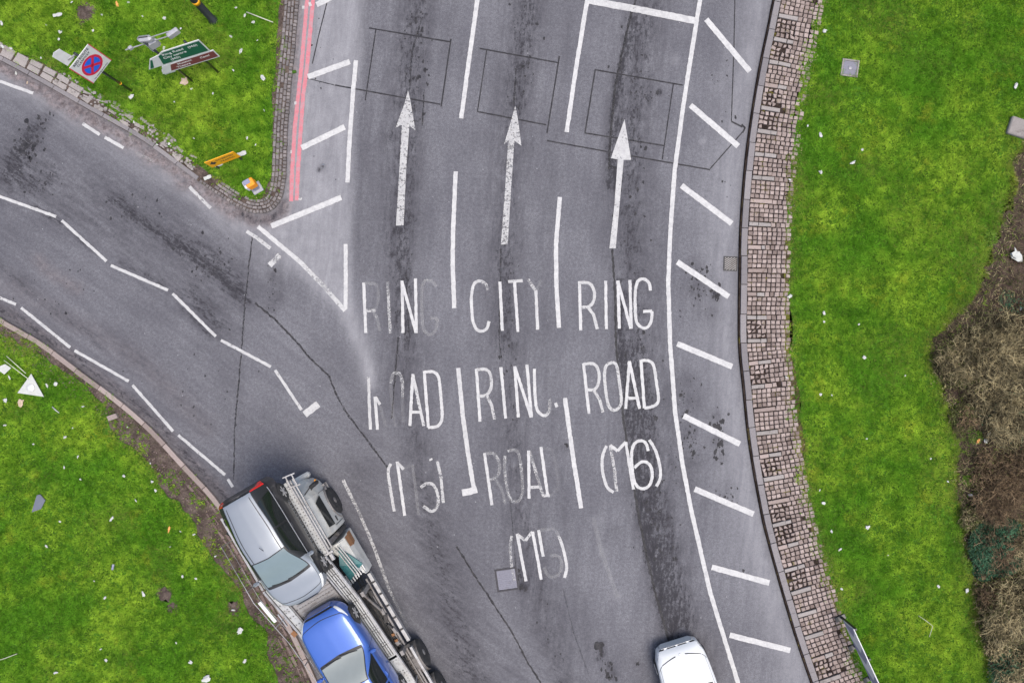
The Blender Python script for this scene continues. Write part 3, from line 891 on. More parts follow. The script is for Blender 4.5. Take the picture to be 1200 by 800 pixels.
spots([(703, 757, 2.2, 4, 9, 1.2, 4.2), (705, 766, 5, 5, 8, .6, 1.6), (714, 780, 4, 6, 10, .8, 2.4), (716, 793, 3, 5, 6, .6, 1.8), (612, 687, 2, 3, 6, 1, 3), (609, 674, 2, 6, 6, .6, 1.6),
       (818, 335, 7, 9, 26, .6, 2.0), (838, 345, 3, 4, 10, 1, 3.0), (822, 318, 8, 8, 12, .5, 1.4), (812, 358, 9, 10, 14, .5, 1.4), (806, 470, 6, 16, 26, .5, 1.6), (808, 520, 6, 18, 30, .6, 2.0), (840, 490, 6, 8, 16, .6, 2.2),
       (842, 522, 4, 10, 20, .8, 2.6), (850, 578, 8, 6, 14, .5, 1.6), (790, 545, 5, 10, 12, .5, 1.3), (773, 108, 1.5, 2, 3, 1, 2.6), (760, 114, 4, 3, 9, .5, 1.3), (846, 588, 10, 6, 10, .5, 1.2), (872, 668, 1, 1, 2, 1, 2),
       (747, 777, 1, 1, 2, 1.2, 2.2), (663, 526, 3, 5, 7, .6, 1.4), (30, 166, 9, 14, 46, .7, 2.4), (52, 138, 6, 4, 12, .5, 1.4), (40, 205, 18, 16, 30, .5, 1.5), (150, 245, 20, 12, 24, .5, 1.3), (250, 310, 22, 14, 44, .5, 1.5),
       (320, 335, 4, 14, 18, .5, 1.4), (488, 60, 8, 40, 46, .6, 1.9), (614, 60, 8, 40, 34, .5, 1.5), (742, 120, 12, 50, 50, .5, 1.5), (738, 260, 12, 40, 40, .5, 1.4), (756, 450, 12, 40, 40, .5, 1.5), (772, 620, 12, 40, 60, .6, 1.8), (476, 330, 6, 30, 22, .5, 1.3),
       (598, 420, 8, 60, 30, .5, 1.2), (640, 745, 10, 30, 14, .5, 1.2), (55, 345, 30, 14, 18, .5, 1.2), (235, 460, 30, 30, 24, .4, 1.1), (380, 120, 14, 60, 14, .4, 1.2), (850, 130, 10, 80, 18, .4, 1.1)])
# joints and cracks
for pts, w, wear in (
    ([(760, -40), (740, 15), (730, 57), (721, 100), (716, 150), (713.5, 198)], 2.2, .3),
    ([(717.5, 292), (721, 350), (721.5, 395), (722.5, 410), (730, 487), (736, 526), (744, 576), (748, 602), (755, 637), (766, 687), (780, 737), (796, 790)], 2.4, .2),
    ([(296, 276), (292, 310), (287, 355), (284, 400), (275, 500), (274, 562)], 1.3, .36),
    ([(299, 355), (320, 372), (347, 400), (362, 418), (385, 440)], 2.0, .28),
    ([(385, 440), (395, 464), (407, 485), (430, 515), (454, 547)], 2.0, .36),
    ([(535, 640), (560, 680), (575, 702), (600, 740), (618, 775), (634, 800), (650, 830)], 1.9, .3),
    ([(467, 395), (463, 440), (459, 490)], 1.5, .36),
    ([(495, 20), (483, 60), (480, 105)], 1.6, .45), ([(497, 105), (495, 148)], 1.6, .4), ([(476, 320), (479, 390)], 1.4, .45),
    ([(605, 80), (602, 124)], 1.3, .4), ([(587, 290), (585, 400), (588, 420)], 1.3, .42), ([(598, 585), (605, 670)], 1.2, .5),
    ([(660, 690), (672, 740), (690, 790)], 1.2, .58), ([(690, 1), (680, 0)], 1, .5)):
    marks('road_crack', [(pts, w * 1.1, wear)], 'seal', z=0.002, jit=.009)


def vnoise(p, sc, seed):
    """smooth value noise at the points p, about -1..1"""
    r = np.random.default_rng(seed)
    g = r.uniform(-1, 1, (256, 256))
    q = p * sc + 300
    i = np.floor(q).astype(int); f = q - i
    f = f * f * (3 - 2 * f)
    a, b = i[:, 0] % 256, i[:, 1] % 256
    c, e = (a + 1) % 256, (b + 1) % 256
    return (g[a, b] * (1 - f[:, 0]) + g[c, b] * f[:, 0]) * (1 - f[:, 1]) + (g[a, e] * (1 - f[:, 0]) + g[c, e] * f[:, 0]) * f[:, 1]


# ------------------------------------------------------------------ kerbs, verges and paving
def loop_poly(line, far):
    return list(map(tuple, line)) + [tuple(p) for p in Wd(far)]


wa, wb, wc = (catmull(Wd(q), 0.3) for q in (A_KERB, B_KERB, C_KERB))
ga, gb, gc = (catmull(Wd(q), 0.12) for q in (A_GRASS, B_GRASS, C_GRASS))
gb = gb + normals2(gb) * (vnoise(gb, 1.3, 33) * .20 + vnoise(gb, 4, 35) * .08)[:, None]
ga = ga + normals2(ga) * (vnoise(ga, 2.5, 37) * .06)[:, None]
gc = gc + np.c_[vnoise(gc, 2.5, 39) * .08 + vnoise(gc, 6, 41) * .05, np.zeros(len(gc))]
farA = [(366, -345), (-420, -345)]
farB = [(480, 1145), (-420, 1145)]
farC = [(1600, 1145), (1600, -345)]
tag(sheet('verge', loop_poly(wa, farA), 0.085, 'soil'))
tag(sheet('verge', loop_poly(wb, farB), 0.085, 'soil'))


def strip_sheet(name, line, side, o0, o1, z, mat):
    nn = normals2(line) * side
    mb = MB()
    a, b = line + nn * o0, line + nn * o1
    V = [(*p, z) for p in a] + [(*p, z) for p in b]
    k = len(line)
    fs = [(i, i + 1, k + i + 1, k + i) for i in range(k - 1)]
    n0 = np.cross(np.r_[a[1] - a[0], 0], np.r_[b[0] - a[0], 0])[2]
    mb.add(V, fs if n0 > 0 else [f[::-1] for f in fs])
    return tag(mb.build(name, mat), kind='structure')


strip_sheet('verge', wc, -1, 0.0, 2.6, 0.070, 'joint')
strip_sheet('moss_strip', wc, -1, 1.40, 2.3, 0.094, 'moss')
lawnA = loop_poly(ga, [(344, -345), (-420, -345)])
lawnB = loop_poly(gb, [(440, 1145), (-420, 1145)])
lawnC = loop_poly(gc, farC)
sheet('lawn', lawnA, 0.100, 'lawn')
sheet('lawn', lawnB, 0.100, 'lawn')
sheet('lawn', lawnC, 0.100, 'lawn')
bedl = catmull(Wd(BED), 0.2)
bedl = bedl + rng.normal(0, 0.05, bedl.shape) + np.c_[vnoise(bedl, 1.6, 31), vnoise(bedl, 1.6, 32)] * .16
bed_poly = list(map(tuple, bedl)) + [tuple(p) for p in Wd([(1600, 960), (1600, 60)])]
sheet('flower_bed_soil', bed_poly, 0.106, 'bed')


def kerb_line(line, off, w, z1, seg, mat, name='kerb', side=1):
    """kerb stones laid end to end along a line"""
    mb = MB()
    d = np.r_[0, np.cumsum(np.linalg.norm(np.diff(line, axis=0), axis=1))]
    nn = normals2(line) * side
    s = 0.0
    while s < d[-1] - 0.05:
        e = min(s + seg * random.uniform(0.96, 1.04), d[-1])
        k = max(1, int((e - s) / 0.3))
        t0 = random.random()
        jo = random.uniform(-.008, .008)
        for q in range(k):
            a, b = s + (e - s) * q / k, s + (e - s) * (q + 1) / k
            if q == 0: a += 0.010
            if q == k - 1: b -= 0.010
            qs = []
            for ss, oo in ((a, off), (b, off), (b, off + w), (a, off + w)):
                p = np.array([np.interp(ss, d, line[:, i]) for i in (0, 1)])
                n2 = np.array([np.interp(ss, d, nn[:, i]) for i in (0, 1)])
                qs.append(p + n2 * (oo + jo))
            mb.stone(qs, -0.02, z1, 0.016 if k == 1 else 0.004, tone=min(1, max(0, t0 + random.uniform(-.08, .08))))
        s = e
    o = mb.build(name, mat)
    return tag(o, kind='structure')


# direction of travel: A runs clockwise round the island, its inside is on the left (-1)
fa = catmull(Wd(A_KERB), 0.08)
split = int(np.argmin(np.abs(fa[:, 0] - (236 - 600) / S) + np.abs(fa[:, 1] - (400 - 214) / S)))
kerb_line(fa[:split], 0.01, 0.13, 0.125, 0.91, 'kerb', side=-1)
kerb_line(fa[split:], 0.0, 0.10, 0.120, 0.115, 'brick', side=-1)
fb = catmull(Wd(B_KERB), 0.08)
kerb_line(fb, 0.0, 0.15, 0.120, 0.91, 'kerb_pink', side=1)
fc = catmull(Wd(C_KERB), 0.08)
kerb_line(fc, 0.05, 0.185, 0.115, 0.91, 'kerb', side=-1)
sheet('gutter', [tuple(p) for p in fc + normals2(fc) * 0.012] + [tuple(p) for p in (fc - normals2(fc) * 0.05)[::-1]], 0.005, 'joint')


def setts(line, rows, mat, name, seg, ztop, side, gap=0.014, skip=None, ch=0.012, jit=0.004):
    """rows of small blocks following a line; rows = list of (offset, width)"""
    mb = MB()
    d = np.r_[0, np.cumsum(np.linalg.norm(np.diff(line, axis=0), axis=1))]
    nn = normals2(line) * side

    def at(s, o):
        return np.array([np.interp(s, d, line[:, i]) + np.interp(s, d, nn[:, i]) * o for i in (0, 1)])
    for ri, (off, w) in enumerate(rows):
        s = random.uniform(0, seg)
        while s < d[-1] - seg:
            L = seg * random.uniform(0.9, 1.1)
            c = at(s + L / 2, off + w / 2)
            if skip is None or not skip(c, s, off):
                g = gap * random.uniform(0.6, 1.5) / 2
                qs = [at(a, o) + rng.normal(0, jit, 2) for a, o in ((s + g, off + g), (s + L - g, off + g), (s + L - g, off + w - g), (s + g, off + w - g))]
                mb.stone(qs, 0.05, ztop + random.uniform(-.008, .006), ch)
            s += L
    o = mb.build(name, mat)
    return tag(o, kind='structure')


# worn grey setts round the point of the island
nose0 = int(np.argmin(np.abs(fa[:, 0] - (246 - 600) / S) + np.abs(fa[:, 1] - (400 - 221) / S)))
setts(fa[nose0:], [(0.115 + 0.108 * i, 0.104) for i in range(3)], 'brick', 'sett_edging', 0.185, 0.122, -1, gap=0.022,
      skip=lambda c, s, o: random.random() < 0.03)
# muddy setts behind the lower kerb
ib = int(np.argmin(np.abs(fb[:, 0] - (205 - 600) / S)))
setts(fb[ib:], [(0.20, .11), (0.33, .11), (0.48, .10)], 'muddy', 'sett_edging', 0.36, 0.112, 1, gap=0.03, skip=lambda c, s, o: random.random() < 0.22 or s < 1.2 * random.random() + o * 2, jit=.012)
# broken slabs and rubble behind the kerb
mb = MB()
d_a = fa[:split]
na = normals2(d_a) * -1
for i in range(0, len(d_a) - 6, 6):
    x = d_a[i, 0] * S + 600
    if x < -60 or x > 240:
        continue
    big = x < 92
    for r in range(2 if big else 4):
        if random.random() < (0.0 if big else 0.30):
            continue
        w = 0.17 if big else random.uniform(.06, .12)
        o0 = 0.16 + r * (0.18 if big else 0.12) + random.uniform(-.02, .02)
        L = 5.85 if big else random.uniform(2.0, 4.5)
        j = min(len(d_a) - 1, i + int(L))
        jt = 0.006 if big else 0.03
        q = [d_a[i] + na[i] * o0, d_a[j] + na[j] * o0, d_a[j] + na[j] * (o0 + w), d_a[i] + na[i] * (o0 + w)]
        q = [p + rng.normal(0, jt, 2) for p in q]
        mb.stone(q, 0.06, (0.122 if big else 0.112) + random.uniform(-.004, .012), 0.012, tone=random.uniform(.6, 1) if big else None)
for i in range(520):
    j = random.randrange(8, len(d_a) - 4)
    x = d_a[j, 0] * S + 600
    if x < 60 or x > 245:
        continue
    c = d_a[j] + na[j] * random.uniform(.16, .62 if x < 200 else .40)
    s_ = random.uniform(.015, .045)
    mb.stone([c + np.array(v) * s_ + rng.normal(0, .008, 2) for v in ((-1, -1), (1, -1), (1, 1), (-1, 1))], .06, .105 + s_ * .7, .008)
tag(mb.build('pavement', 'concrete'), kind='structure')

# paved strip beside the right kerb: rows of setts crossed by long slabs
mb = MB()
d = np.r_[0, np.cumsum(np.linalg.norm(np.diff(fc, axis=0), axis=1))]
nc = normals2(fc) * -1
i_ref = int(np.argmin(np.abs(fc[:, 1] - (400 - 231) / S)))
s_ref = d[i_ref]


def atc(s, o):
    return np.array([np.interp(s, d, fc[:, i]) + np.interp(s, d, nc[:, i]) * o for i in (0, 1)])


period = 0.742
s0 = s_ref - period * math.floor(s_ref / period)
row_h = (period - 0.165) / 4
k = 0
s = s0
while s < d[-1] - period:
    pxc = atc(s, 0.3)
    vis = abs(pxc[1]) < 14
    slab_len = random.choice((0.55, 0.62, 0.66, 0.70))
    if vis:
        # the long slab, sometimes broken in two
        brk = random.choice((None, None, 0.3, 0.42))
        for a, b in (((0.25, 0.25 + slab_len),) if brk is None else ((0.25, 0.25 + brk), (0.25 + brk, 0.25 + slab_len))):
            q = [atc(s + 0.026, a + .008), atc(s + 0.146, a + .008), atc(s + 0.146, b - .008), atc(s + 0.026, b - .008)]
            mb.stone([p + rng.normal(0, .005, 2) for p in q], 0.04, 0.124 + random.uniform(-.006, .006), 0.010, tone=random.uniform(.45, .9), mi=random.choice((0, 1, 1)))
        for o in np.arange(0.25 + slab_len, 1.48, 0.152):
            if random.random() > .05:
                q = [atc(s + 0.010, o + .012), atc(s + 0.150, o + .012), atc(s + 0.150, o + .142), atc(s + 0.010, o + .142)]
                mb.stone([p + rng.normal(0, .006, 2) for p in q], 0.04, 0.110 + random.uniform(-.012, .006), 0.014)
        broken = random.random() < 0.30
        for r in range(4):
            a = s + 0.165 + r * row_h
            sh = random.uniform(-.02, .02)
            for ci, o in enumerate(np.arange(0.25, 1.48, 0.152)):
                edge = o > 1.28
                if random.random() < (0.05 if edge else 0.002):
                    continue
                bk = broken and o < 0.75
                if bk and random.random() < 0.05:
                    continue
                jt = 0.016 if bk else 0.005
                g = 0.022 if bk else 0.0125
                q = [atc(a + g, o + g + sh), atc(a + row_h - g, o + g + sh), atc(a + row_h - g, o + .152 - g + sh), atc(a + g, o + .152 - g + sh)]
                mb.stone([p + rng.normal(0, jt, 2) for p in q], 0.04, 0.110 + random.uniform(-.014, .006), 0.014, tone=min(1, max(0, random.gauss(.58, .24))))
    s += period
tag(mb.build('pavement', ['sett', 'concrete']), kind='structure')


# loose gravel, leaf bits and clods on every bare strip
gv = MB()
def scatter(line, side, lo, hi, n, smin, smax, ymin=-99):
    nn = normals2(line) * side
    for _ in range(n):
        j = random.randrange(len(line))
        c = line[j] + nn[j] * random.uniform(lo, hi)
        if abs(c[0]) > 17.5 or abs(c[1]) > 12.5:
            continue
        s_ = random.uniform(smin, smax)
        q = [c + np.array(v) * s_ + rng.normal(0, s_ * .35, 2) for v in ((-1, -.8), (1, -.8), (1, .8), (-1, .8))]
        gv.stone(q, .05, .092 + s_ * random.uniform(.3, .9), s_ * .3)
scatter(fb, 1, .17, .85, 2600, .008, .026)
scatter(fa[:split], -1, .16, .6, 900, .008, .024)
scatter(fc, -1, 1.25, 1.66, 900, .008, .020)
tag(gv.build('gravel', 'muddy'), 'loose gravel and clods on the bare strips behind the kerbs', 'gravel', kind='stuff')
wd_ = MB()
def weeds(line, side, lo, hi, n):
    nn = normals2(line) * side
    for _ in range(n):
        j = random.randrange(len(line))
        c = line[j] + nn[j] * (lo + (hi - lo) * random.random() ** .6)
        if abs(c[0]) > 17.5 or abs(c[1]) > 12.5 or vnoise(c[None], 2.2, 81)[0] < random.uniform(-.8, .45):
            continue
        s_ = random.uniform(.012, .034)
        m = Matrix.Translation((c[0], c[1], .10 + random.uniform(0, .03))) @ Matrix.Rotation(random.uniform(0, 6.28), 4, 'Z') @ Matrix.Rotation(random.gauss(0, .5), 4, 'X')
        wd_.add([m @ Vector(v) for v in ((-s_, 0, 0), (0, -s_ * .3, .003), (s_, 0, .006), (0, s_ * .3, .003))], [(0, 1, 2, 3)], random.choice((0, 0, 1, 2)))
weeds(fb, 1, .22, 1.0, 5200)
weeds(fa[:split], -1, .30, .62, 1500)
weeds(fc, -1, 1.28, 1.72, 3200)
weeds(fa[nose0:], -1, .40, .50, 700)
tag(wd_.build('weeds', ['leaf_olive', 'twig', 'leaf_bright']), 'small dry weeds and moss tufts along the kerbs and paving edges', 'weeds', kind='stuff')
for x, y, r in ((101, 17, 13), (195, 694, 9), (205, 712, 7), (276, 711, 8)):
    k_ = 22
    ang = np.linspace(0, 2 * PI, k_, endpoint=False)
    rad = r / S * (1 + rng.normal(0, .16, k_))
    c = P(x, y)
    sheet('bare_patch', [(c.x + rad[i] * math.cos(ang[i]), c.y + rad[i] * math.sin(ang[i])) for i in range(k_)], 0.1045, 'soil')


# ------------------------------------------------------------------ grass
BARE = [(102, 17, 13), (276, 711, 7), (195, 695, 10), (203, 704, 8), (994, 81, 12), (985, 752, 5), (275, 700, 8), (1198, 152, 16)]
px_to = lambda p: np.c_[p[:, 0] * S + 600, 400 - p[:, 1] * S]


def grass(poly, edge, dens, holes=None, dry_edge=0.0, tall=1.0, outer=None, reach=.22):
    poly = np.asarray(poly)
    lo = np.maximum(poly.min(0), (-17.6, -12.4)); hi = np.minimum(poly.max(0), (17.6, 12.4))
    n = int((hi[0] - lo[0]) * (hi[1] - lo[1]) * dens)
    p = rng.uniform(lo, hi, (n, 2))
    inn = inside(p, poly)
    if outer is not None:
        ring = ~inn & inside(p, np.asarray(outer))
        idx = np.where(ring)[0]
        dd = seg_dist(p[idx], edge)
        ok = rng.uniform(0, 1, len(idx)) < .75 * np.exp(-(dd / reach)) * np.clip(.5 + 1.6 * vnoise(p[idx], 3.0, 91) + .6 * vnoise(p[idx], 8, 92), 0, 1)
        inn[idx[ok]] = True
    p = p[inn]
    if holes is not None:
        bi = inside(p, holes); bd = seg_dist(p, bedl)
        p = p[~bi | (rng.uniform(0, 1, len(p)) < .6 * np.exp(-bd / .20) * np.clip(.4 + 1.6 * vnoise(p, 2.6, 93), 0, 1))]
        ed2 = seg_dist(p, bedl)
    q = px_to(p)
    keep = np.ones(len(p), bool)
    for x, y, r in BARE:
        keep &= np.hypot(q[:, 0] - x, q[:, 1] - y) > r * rng.uniform(.6, 1.15, len(p))
    ed = seg_dist(p, edge)
    keep &= rng.uniform(0, 1, len(p)) < np.clip(0.55 + ed / 0.25, 0, 1)
    p, ed = p[keep], ed[keep]
    if holes is not None:
        ed2 = ed2[keep]
    nb = 5
    m = len(p)
    clump = vnoise(p, 5.5, 3) * .5 + vnoise(p, 1.3, 4) * .5
    fine = vnoise(p, 9, 5) * .55 + vnoise(p, 18, 6) * .6
    hgt = np.clip(tall * (0.032 + 0.018 * clump + 0.016 * fine), 0.012, 0.12) * (0.55 + 0.45 * np.clip(ed / 0.35, 0, 1))
    tone0 = np.clip(0.47 + 0.26 * clump + 0.36 * fine + rng.normal(0, .16, m), 0, 1)
    pale = rng.uniform(0, 1, m) < 0.035
    tone0[pale] = 1
    dry0 = np.clip(rng.normal(-0.25, .2, m) + 0.42 * vnoise(p, .9, 8) + dry_edge * np.exp(-ed / 0.22), 0, .85)
    if holes is not None:
        dry0 = np.clip(dry0 + 0.8 * np.exp(-ed2 / 0.25) * rng.uniform(.2, 1, m), 0, .9)
    P0 = np.repeat(p, nb, 0) + rng.normal(0, .014, (m * nb, 2))
    hh = np.repeat(hgt, nb) * rng.uniform(.6, 1.4, m * nb)
    az = rng.uniform(0, 2 * PI, m * nb)
    lean = rng.uniform(.6, 2.5, m * nb) * hh
    dx, dy = np.cos(az), np.sin(az)
    wd = rng.uniform(.007, .014, m * nb)
    z0 = 0.100
    v = np.empty((m * nb, 3, 3), np.float32)
    v[:, 0] = np.c_[P0[:, 0] - dy * wd, P0[:, 1] + dx * wd, np.full(m * nb, z0)]
    v[:, 1] = np.c_[P0[:, 0] + dy * wd, P0[:, 1] - dx * wd, np.full(m * nb, z0)]
    v[:, 2] = np.c_[P0[:, 0] + dx * lean, P0[:, 1] + dy * lean, z0 + hh]
    tone = np.repeat(np.repeat(tone0, nb) + rng.normal(0, .12, m * nb), 3)
    dry = np.repeat(np.repeat(dry0, nb), 3)
    return v.reshape(-1, 3), np.clip(tone, 0, 1), dry


def grass_object(parts):
    v = np.concatenate([a[0] for a in parts]); t = np.concatenate([a[1] for a in parts]); dr = np.concatenate([a[2] for a in parts])
    me = bpy.data.meshes.new('grass')
    me.vertices.add(len(v)); me.vertices.foreach_set('co', v.astype(np.float32).ravel())
    me.loops.add(len(v)); me.loops.foreach_set('vertex_index', np.arange(len(v), dtype=np.int32))
    me.polygons.add(len(v) // 3); me.polygons.foreach_set('loop_start', np.arange(0, len(v), 3, dtype=np.int32))
    me.update(calc_edges=True)
    me.attributes.new('tone', 'FLOAT', 'POINT').data.foreach_set('value', t.astype(np.float32))
    me.attributes.new('dry', 'FLOAT', 'POINT').data.foreach_set('value', dr.astype(np.float32))
    me.materials.append(M['grass'])
    o = bpy.data.objects.new('grass', me)
    COL.objects.link(o)
    return o


DENS = 640
for g_, lab in ((grass(lawnA, ga, DENS, dry_edge=.35, tall=1.5, outer=loop_poly(wa, farA), reach=.10), 'short green grass littered with scraps on the pointed traffic island'),
                (grass(lawnB, gb, DENS, dry_edge=.6, outer=loop_poly(wb, farB), reach=.34), 'short green grass on the verge left of the car transporter'),
                (grass(lawnC, gc, DENS, holes=np.array(bed_poly), dry_edge=.8, outer=loop_poly(wc + normals2(wc) * -1.2, farC), reach=.14), 'bright green mown grass between the paved strip and the shrub bed')):
    tag(grass_object([g_]), lab, 'grass', kind='stuff')


# ------------------------------------------------------------------ cars
def pchip_slopes(x, Y):
    h = np.diff(x)[:, None]
    dl = np.diff(Y, axis=0) / h
    m = np.zeros_like(Y)
    m[0], m[-1] = dl[0], dl[-1]
    w1 = 2 * h[1:] + h[:-1]; w2 = h[1:] + 2 * h[:-1]
    a, b = dl[:-1], dl[1:]
    with np.errstate(divide='ignore', invalid='ignore'):
        hm = (w1 + w2) / (w1 / a + w2 / b)
    m[1:-1] = np.where(a * b > 0, hm, 0)
    return m


def pchip(x, Y, q):
    x = np.asarray(x, float); Y = np.asarray(Y, float)
    m = pchip_slopes(x, Y)
    q = np.clip(q, x[0], x[-1])
    i = np.clip(np.searchsorted(x, q, side='right') - 1, 0, len(x) - 2)
    h = (x[i + 1] - x[i])[:, None]
    t = (q - x[i])[:, None] / h
    return ((1 + 2 * t) * (1 - t) ** 2 * Y[i] + t * (1 - t) ** 2 * h * m[i] + t * t * (3 - 2 * t) * Y[i + 1] + t * t * (t - 1) * h * m[i + 1])


def rowpchip(Y, t):
    """Y: (N, K) values at nodes 0..K-1, one row per query t"""
    dl = np.diff(Y, axis=1)
    m = np.zeros_like(Y)
    m[:, 0], m[:, -1] = dl[:, 0], dl[:, -1]
    a, b = dl[:, :-1], dl[:, 1:]
    with np.errstate(divide='ignore', invalid='ignore'):
        hm = 2 * a * b / (a + b)
    m[:, 1:-1] = np.where(a * b > 0, hm, 0)
    K = Y.shape[1]
    t = np.clip(t, 0, K - 1)
    i = np.clip(np.floor(t).astype(int), 0, K - 2)
    r = np.arange(len(t))
    f = t - i
    return ((1 + 2 * f) * (1 - f) ** 2 * Y[r, i] + f * (1 - f) ** 2 * m[r, i] + f * f * (3 - 2 * f) * Y[r, i + 1] + f * f * (f - 1) * m[r, i + 1])


class Shell:
    """body surface of a car: front at y = 0, tail at y = -L; d is the distance from the front, t runs from the sill (0) to the roof's middle (7)"""
    def __init__(self, L, W, Ht, lb, lw, tail, nose=0.55, rr=.64):
        hw = W / 2
        self.L, self.W, self.Ht, self.lb, self.lw, self.tail = L, W, Ht, lb, lw, tail
        rows = [
            # d, w, zb, r, zt, crown
            (0.00, nose, .50, nose * .90, .53, .01),
            (0.05, nose + .15, .55, nose + .08, .59, .02),
            (0.15, nose + (.90 - nose) * .72, .615, (nose + (.90 - nose) * .72) * .85, .67, .03),
            (0.40, .93, .70, .78, .755, .04),
            (lb * .75, .985, .785, .83, .845, .045),
            (lb, 1.0, .83, .83, .90, .05),
            (lb + lw, 1.0, .90, .635, Ht - .075, .055),
            (lb + lw + .5, 1.0, .93, .64, Ht - .035, .055),
            (L - tail - .30, .975, .95, rr, Ht - .065, .05),
            (L - tail, .93, .955, rr * .95, Ht - .12, .05),
            (L - min(.10, tail * .6), .88, .94, max(rr, .62), 1.0, .04),
            (L - .02, .80, .80, .70, .86, .02),
            (L, .74, .72, .66, .76, .01)]
        self.d = np.array([r[0] for r in rows])
        pts = []
        for d, w, zb, r, zt, cr in rows:
            zl = min(.28, zb * .6)
            pts.append([w * .86 * hw, .20, w * .97 * hw, zl, w * hw, zb * .62, w * .99 * hw, zb - .07, w * .955 * hw, zb, r * hw, zt, r * .55 * hw, zt + cr * .75, 0, zt + cr])
        self.c = np.array(pts)

    def at(self, d, t):
        d = np.atleast_1d(np.asarray(d, float)); t = np.atleast_1d(np.asarray(t, float))
        ctl = pchip(self.d, self.c, d)
        return np.c_[rowpchip(ctl[:, 0::2], t), -d, rowpchip(ctl[:, 1::2], t)]

    def off(self, d, t, o):
        p = self.at(d, t)
        e = 1e-3
        a = self.at(np.clip(np.asarray(d) + e, 0, self.L), t) - self.at(np.clip(np.asarray(d) - e, 0, self.L), t)
        b = self.at(d, np.asarray(t) + e) - self.at(d, np.asarray(t) - e)
        n = np.cross(a, b)
        n /= np.linalg.norm(n, axis=1)[:, None] + 1e-12
        n *= np.where(n[:, 2:3] * 0.3 + n[:, 0:1] < 0, -1, 1)
        return p + n * o

    def patch(self, mb, d0, d1, t0, t1, off, side=0, n=10, m=10, mi=0, rim=True):
        """piece of skin lying on the body; d0, d1 may be functions of t; side 0 spans both halves from t0 on the left to t0 on the right"""
        f0 = d0 if callable(d0) else (lambda t: np.full_like(t, d0))
        f1 = d1 if callable(d1) else (lambda t: np.full_like(t, d1))
        if side == 0:
            tt = np.r_[np.linspace(t0, 7, m), np.linspace(7, t0, m)[1:]]
            sg = np.r_[-np.ones(m), np.ones(m - 1)]
        else:
            tt = np.linspace(t0, t1, m); sg = np.full(m, side)
        rows = []
        for u in np.linspace(0, 1, n):
            dd = f0(tt) * (1 - u) + f1(tt) * u
            p = self.off(dd, tt, off)
            p[:, 0] *= sg
            rows.append(p)
        V = np.concatenate(rows)
        k = len(tt)
        fs = []
        flip = side == 1
        for i in range(n - 1):
            for j in range(k - 1):
                q = (i * k + j, i * k + j + 1, i * k + k + j + 1, i * k + k + j)
                fs.append(q if flip else q[::-1])
        mb.add(V, fs, mi, smooth=True)


def make_wheel(parent, c, r=.29, w=.19, side=1):
    tb = MB()
    h = w / 2
    tb.lathe([(r * .60, -h), (r * .93, -h), (r, -h * .6), (r, h * .6), (r * .93, h), (r * .60, h)], 28, axis='X')
    o = tb.build('wheel', 'tyre', parent, loc=c)
    rb = MB()
    x = side * h
    for k in range(6):
        a = 2 * PI * k / 6
        rb.bar((x * .92, r * .08 * math.cos(a), r * .08 * math.sin(a)), (x * .86, r * .57 * math.cos(a), r * .57 * math.sin(a)), .045, .05)
    rb.lathe([(r * .12, x * .7), (r * .14, x * .98), (r * .05, x * 1.02)], 12, axis='X')
    rb.lathe([(r * .54, x * .60), (r * .63, x * .98), (r * .64, x * .75), (r * .55, x * .55)], 28, axis='X')
    rb.build('rim', 'rim', o)
    return o


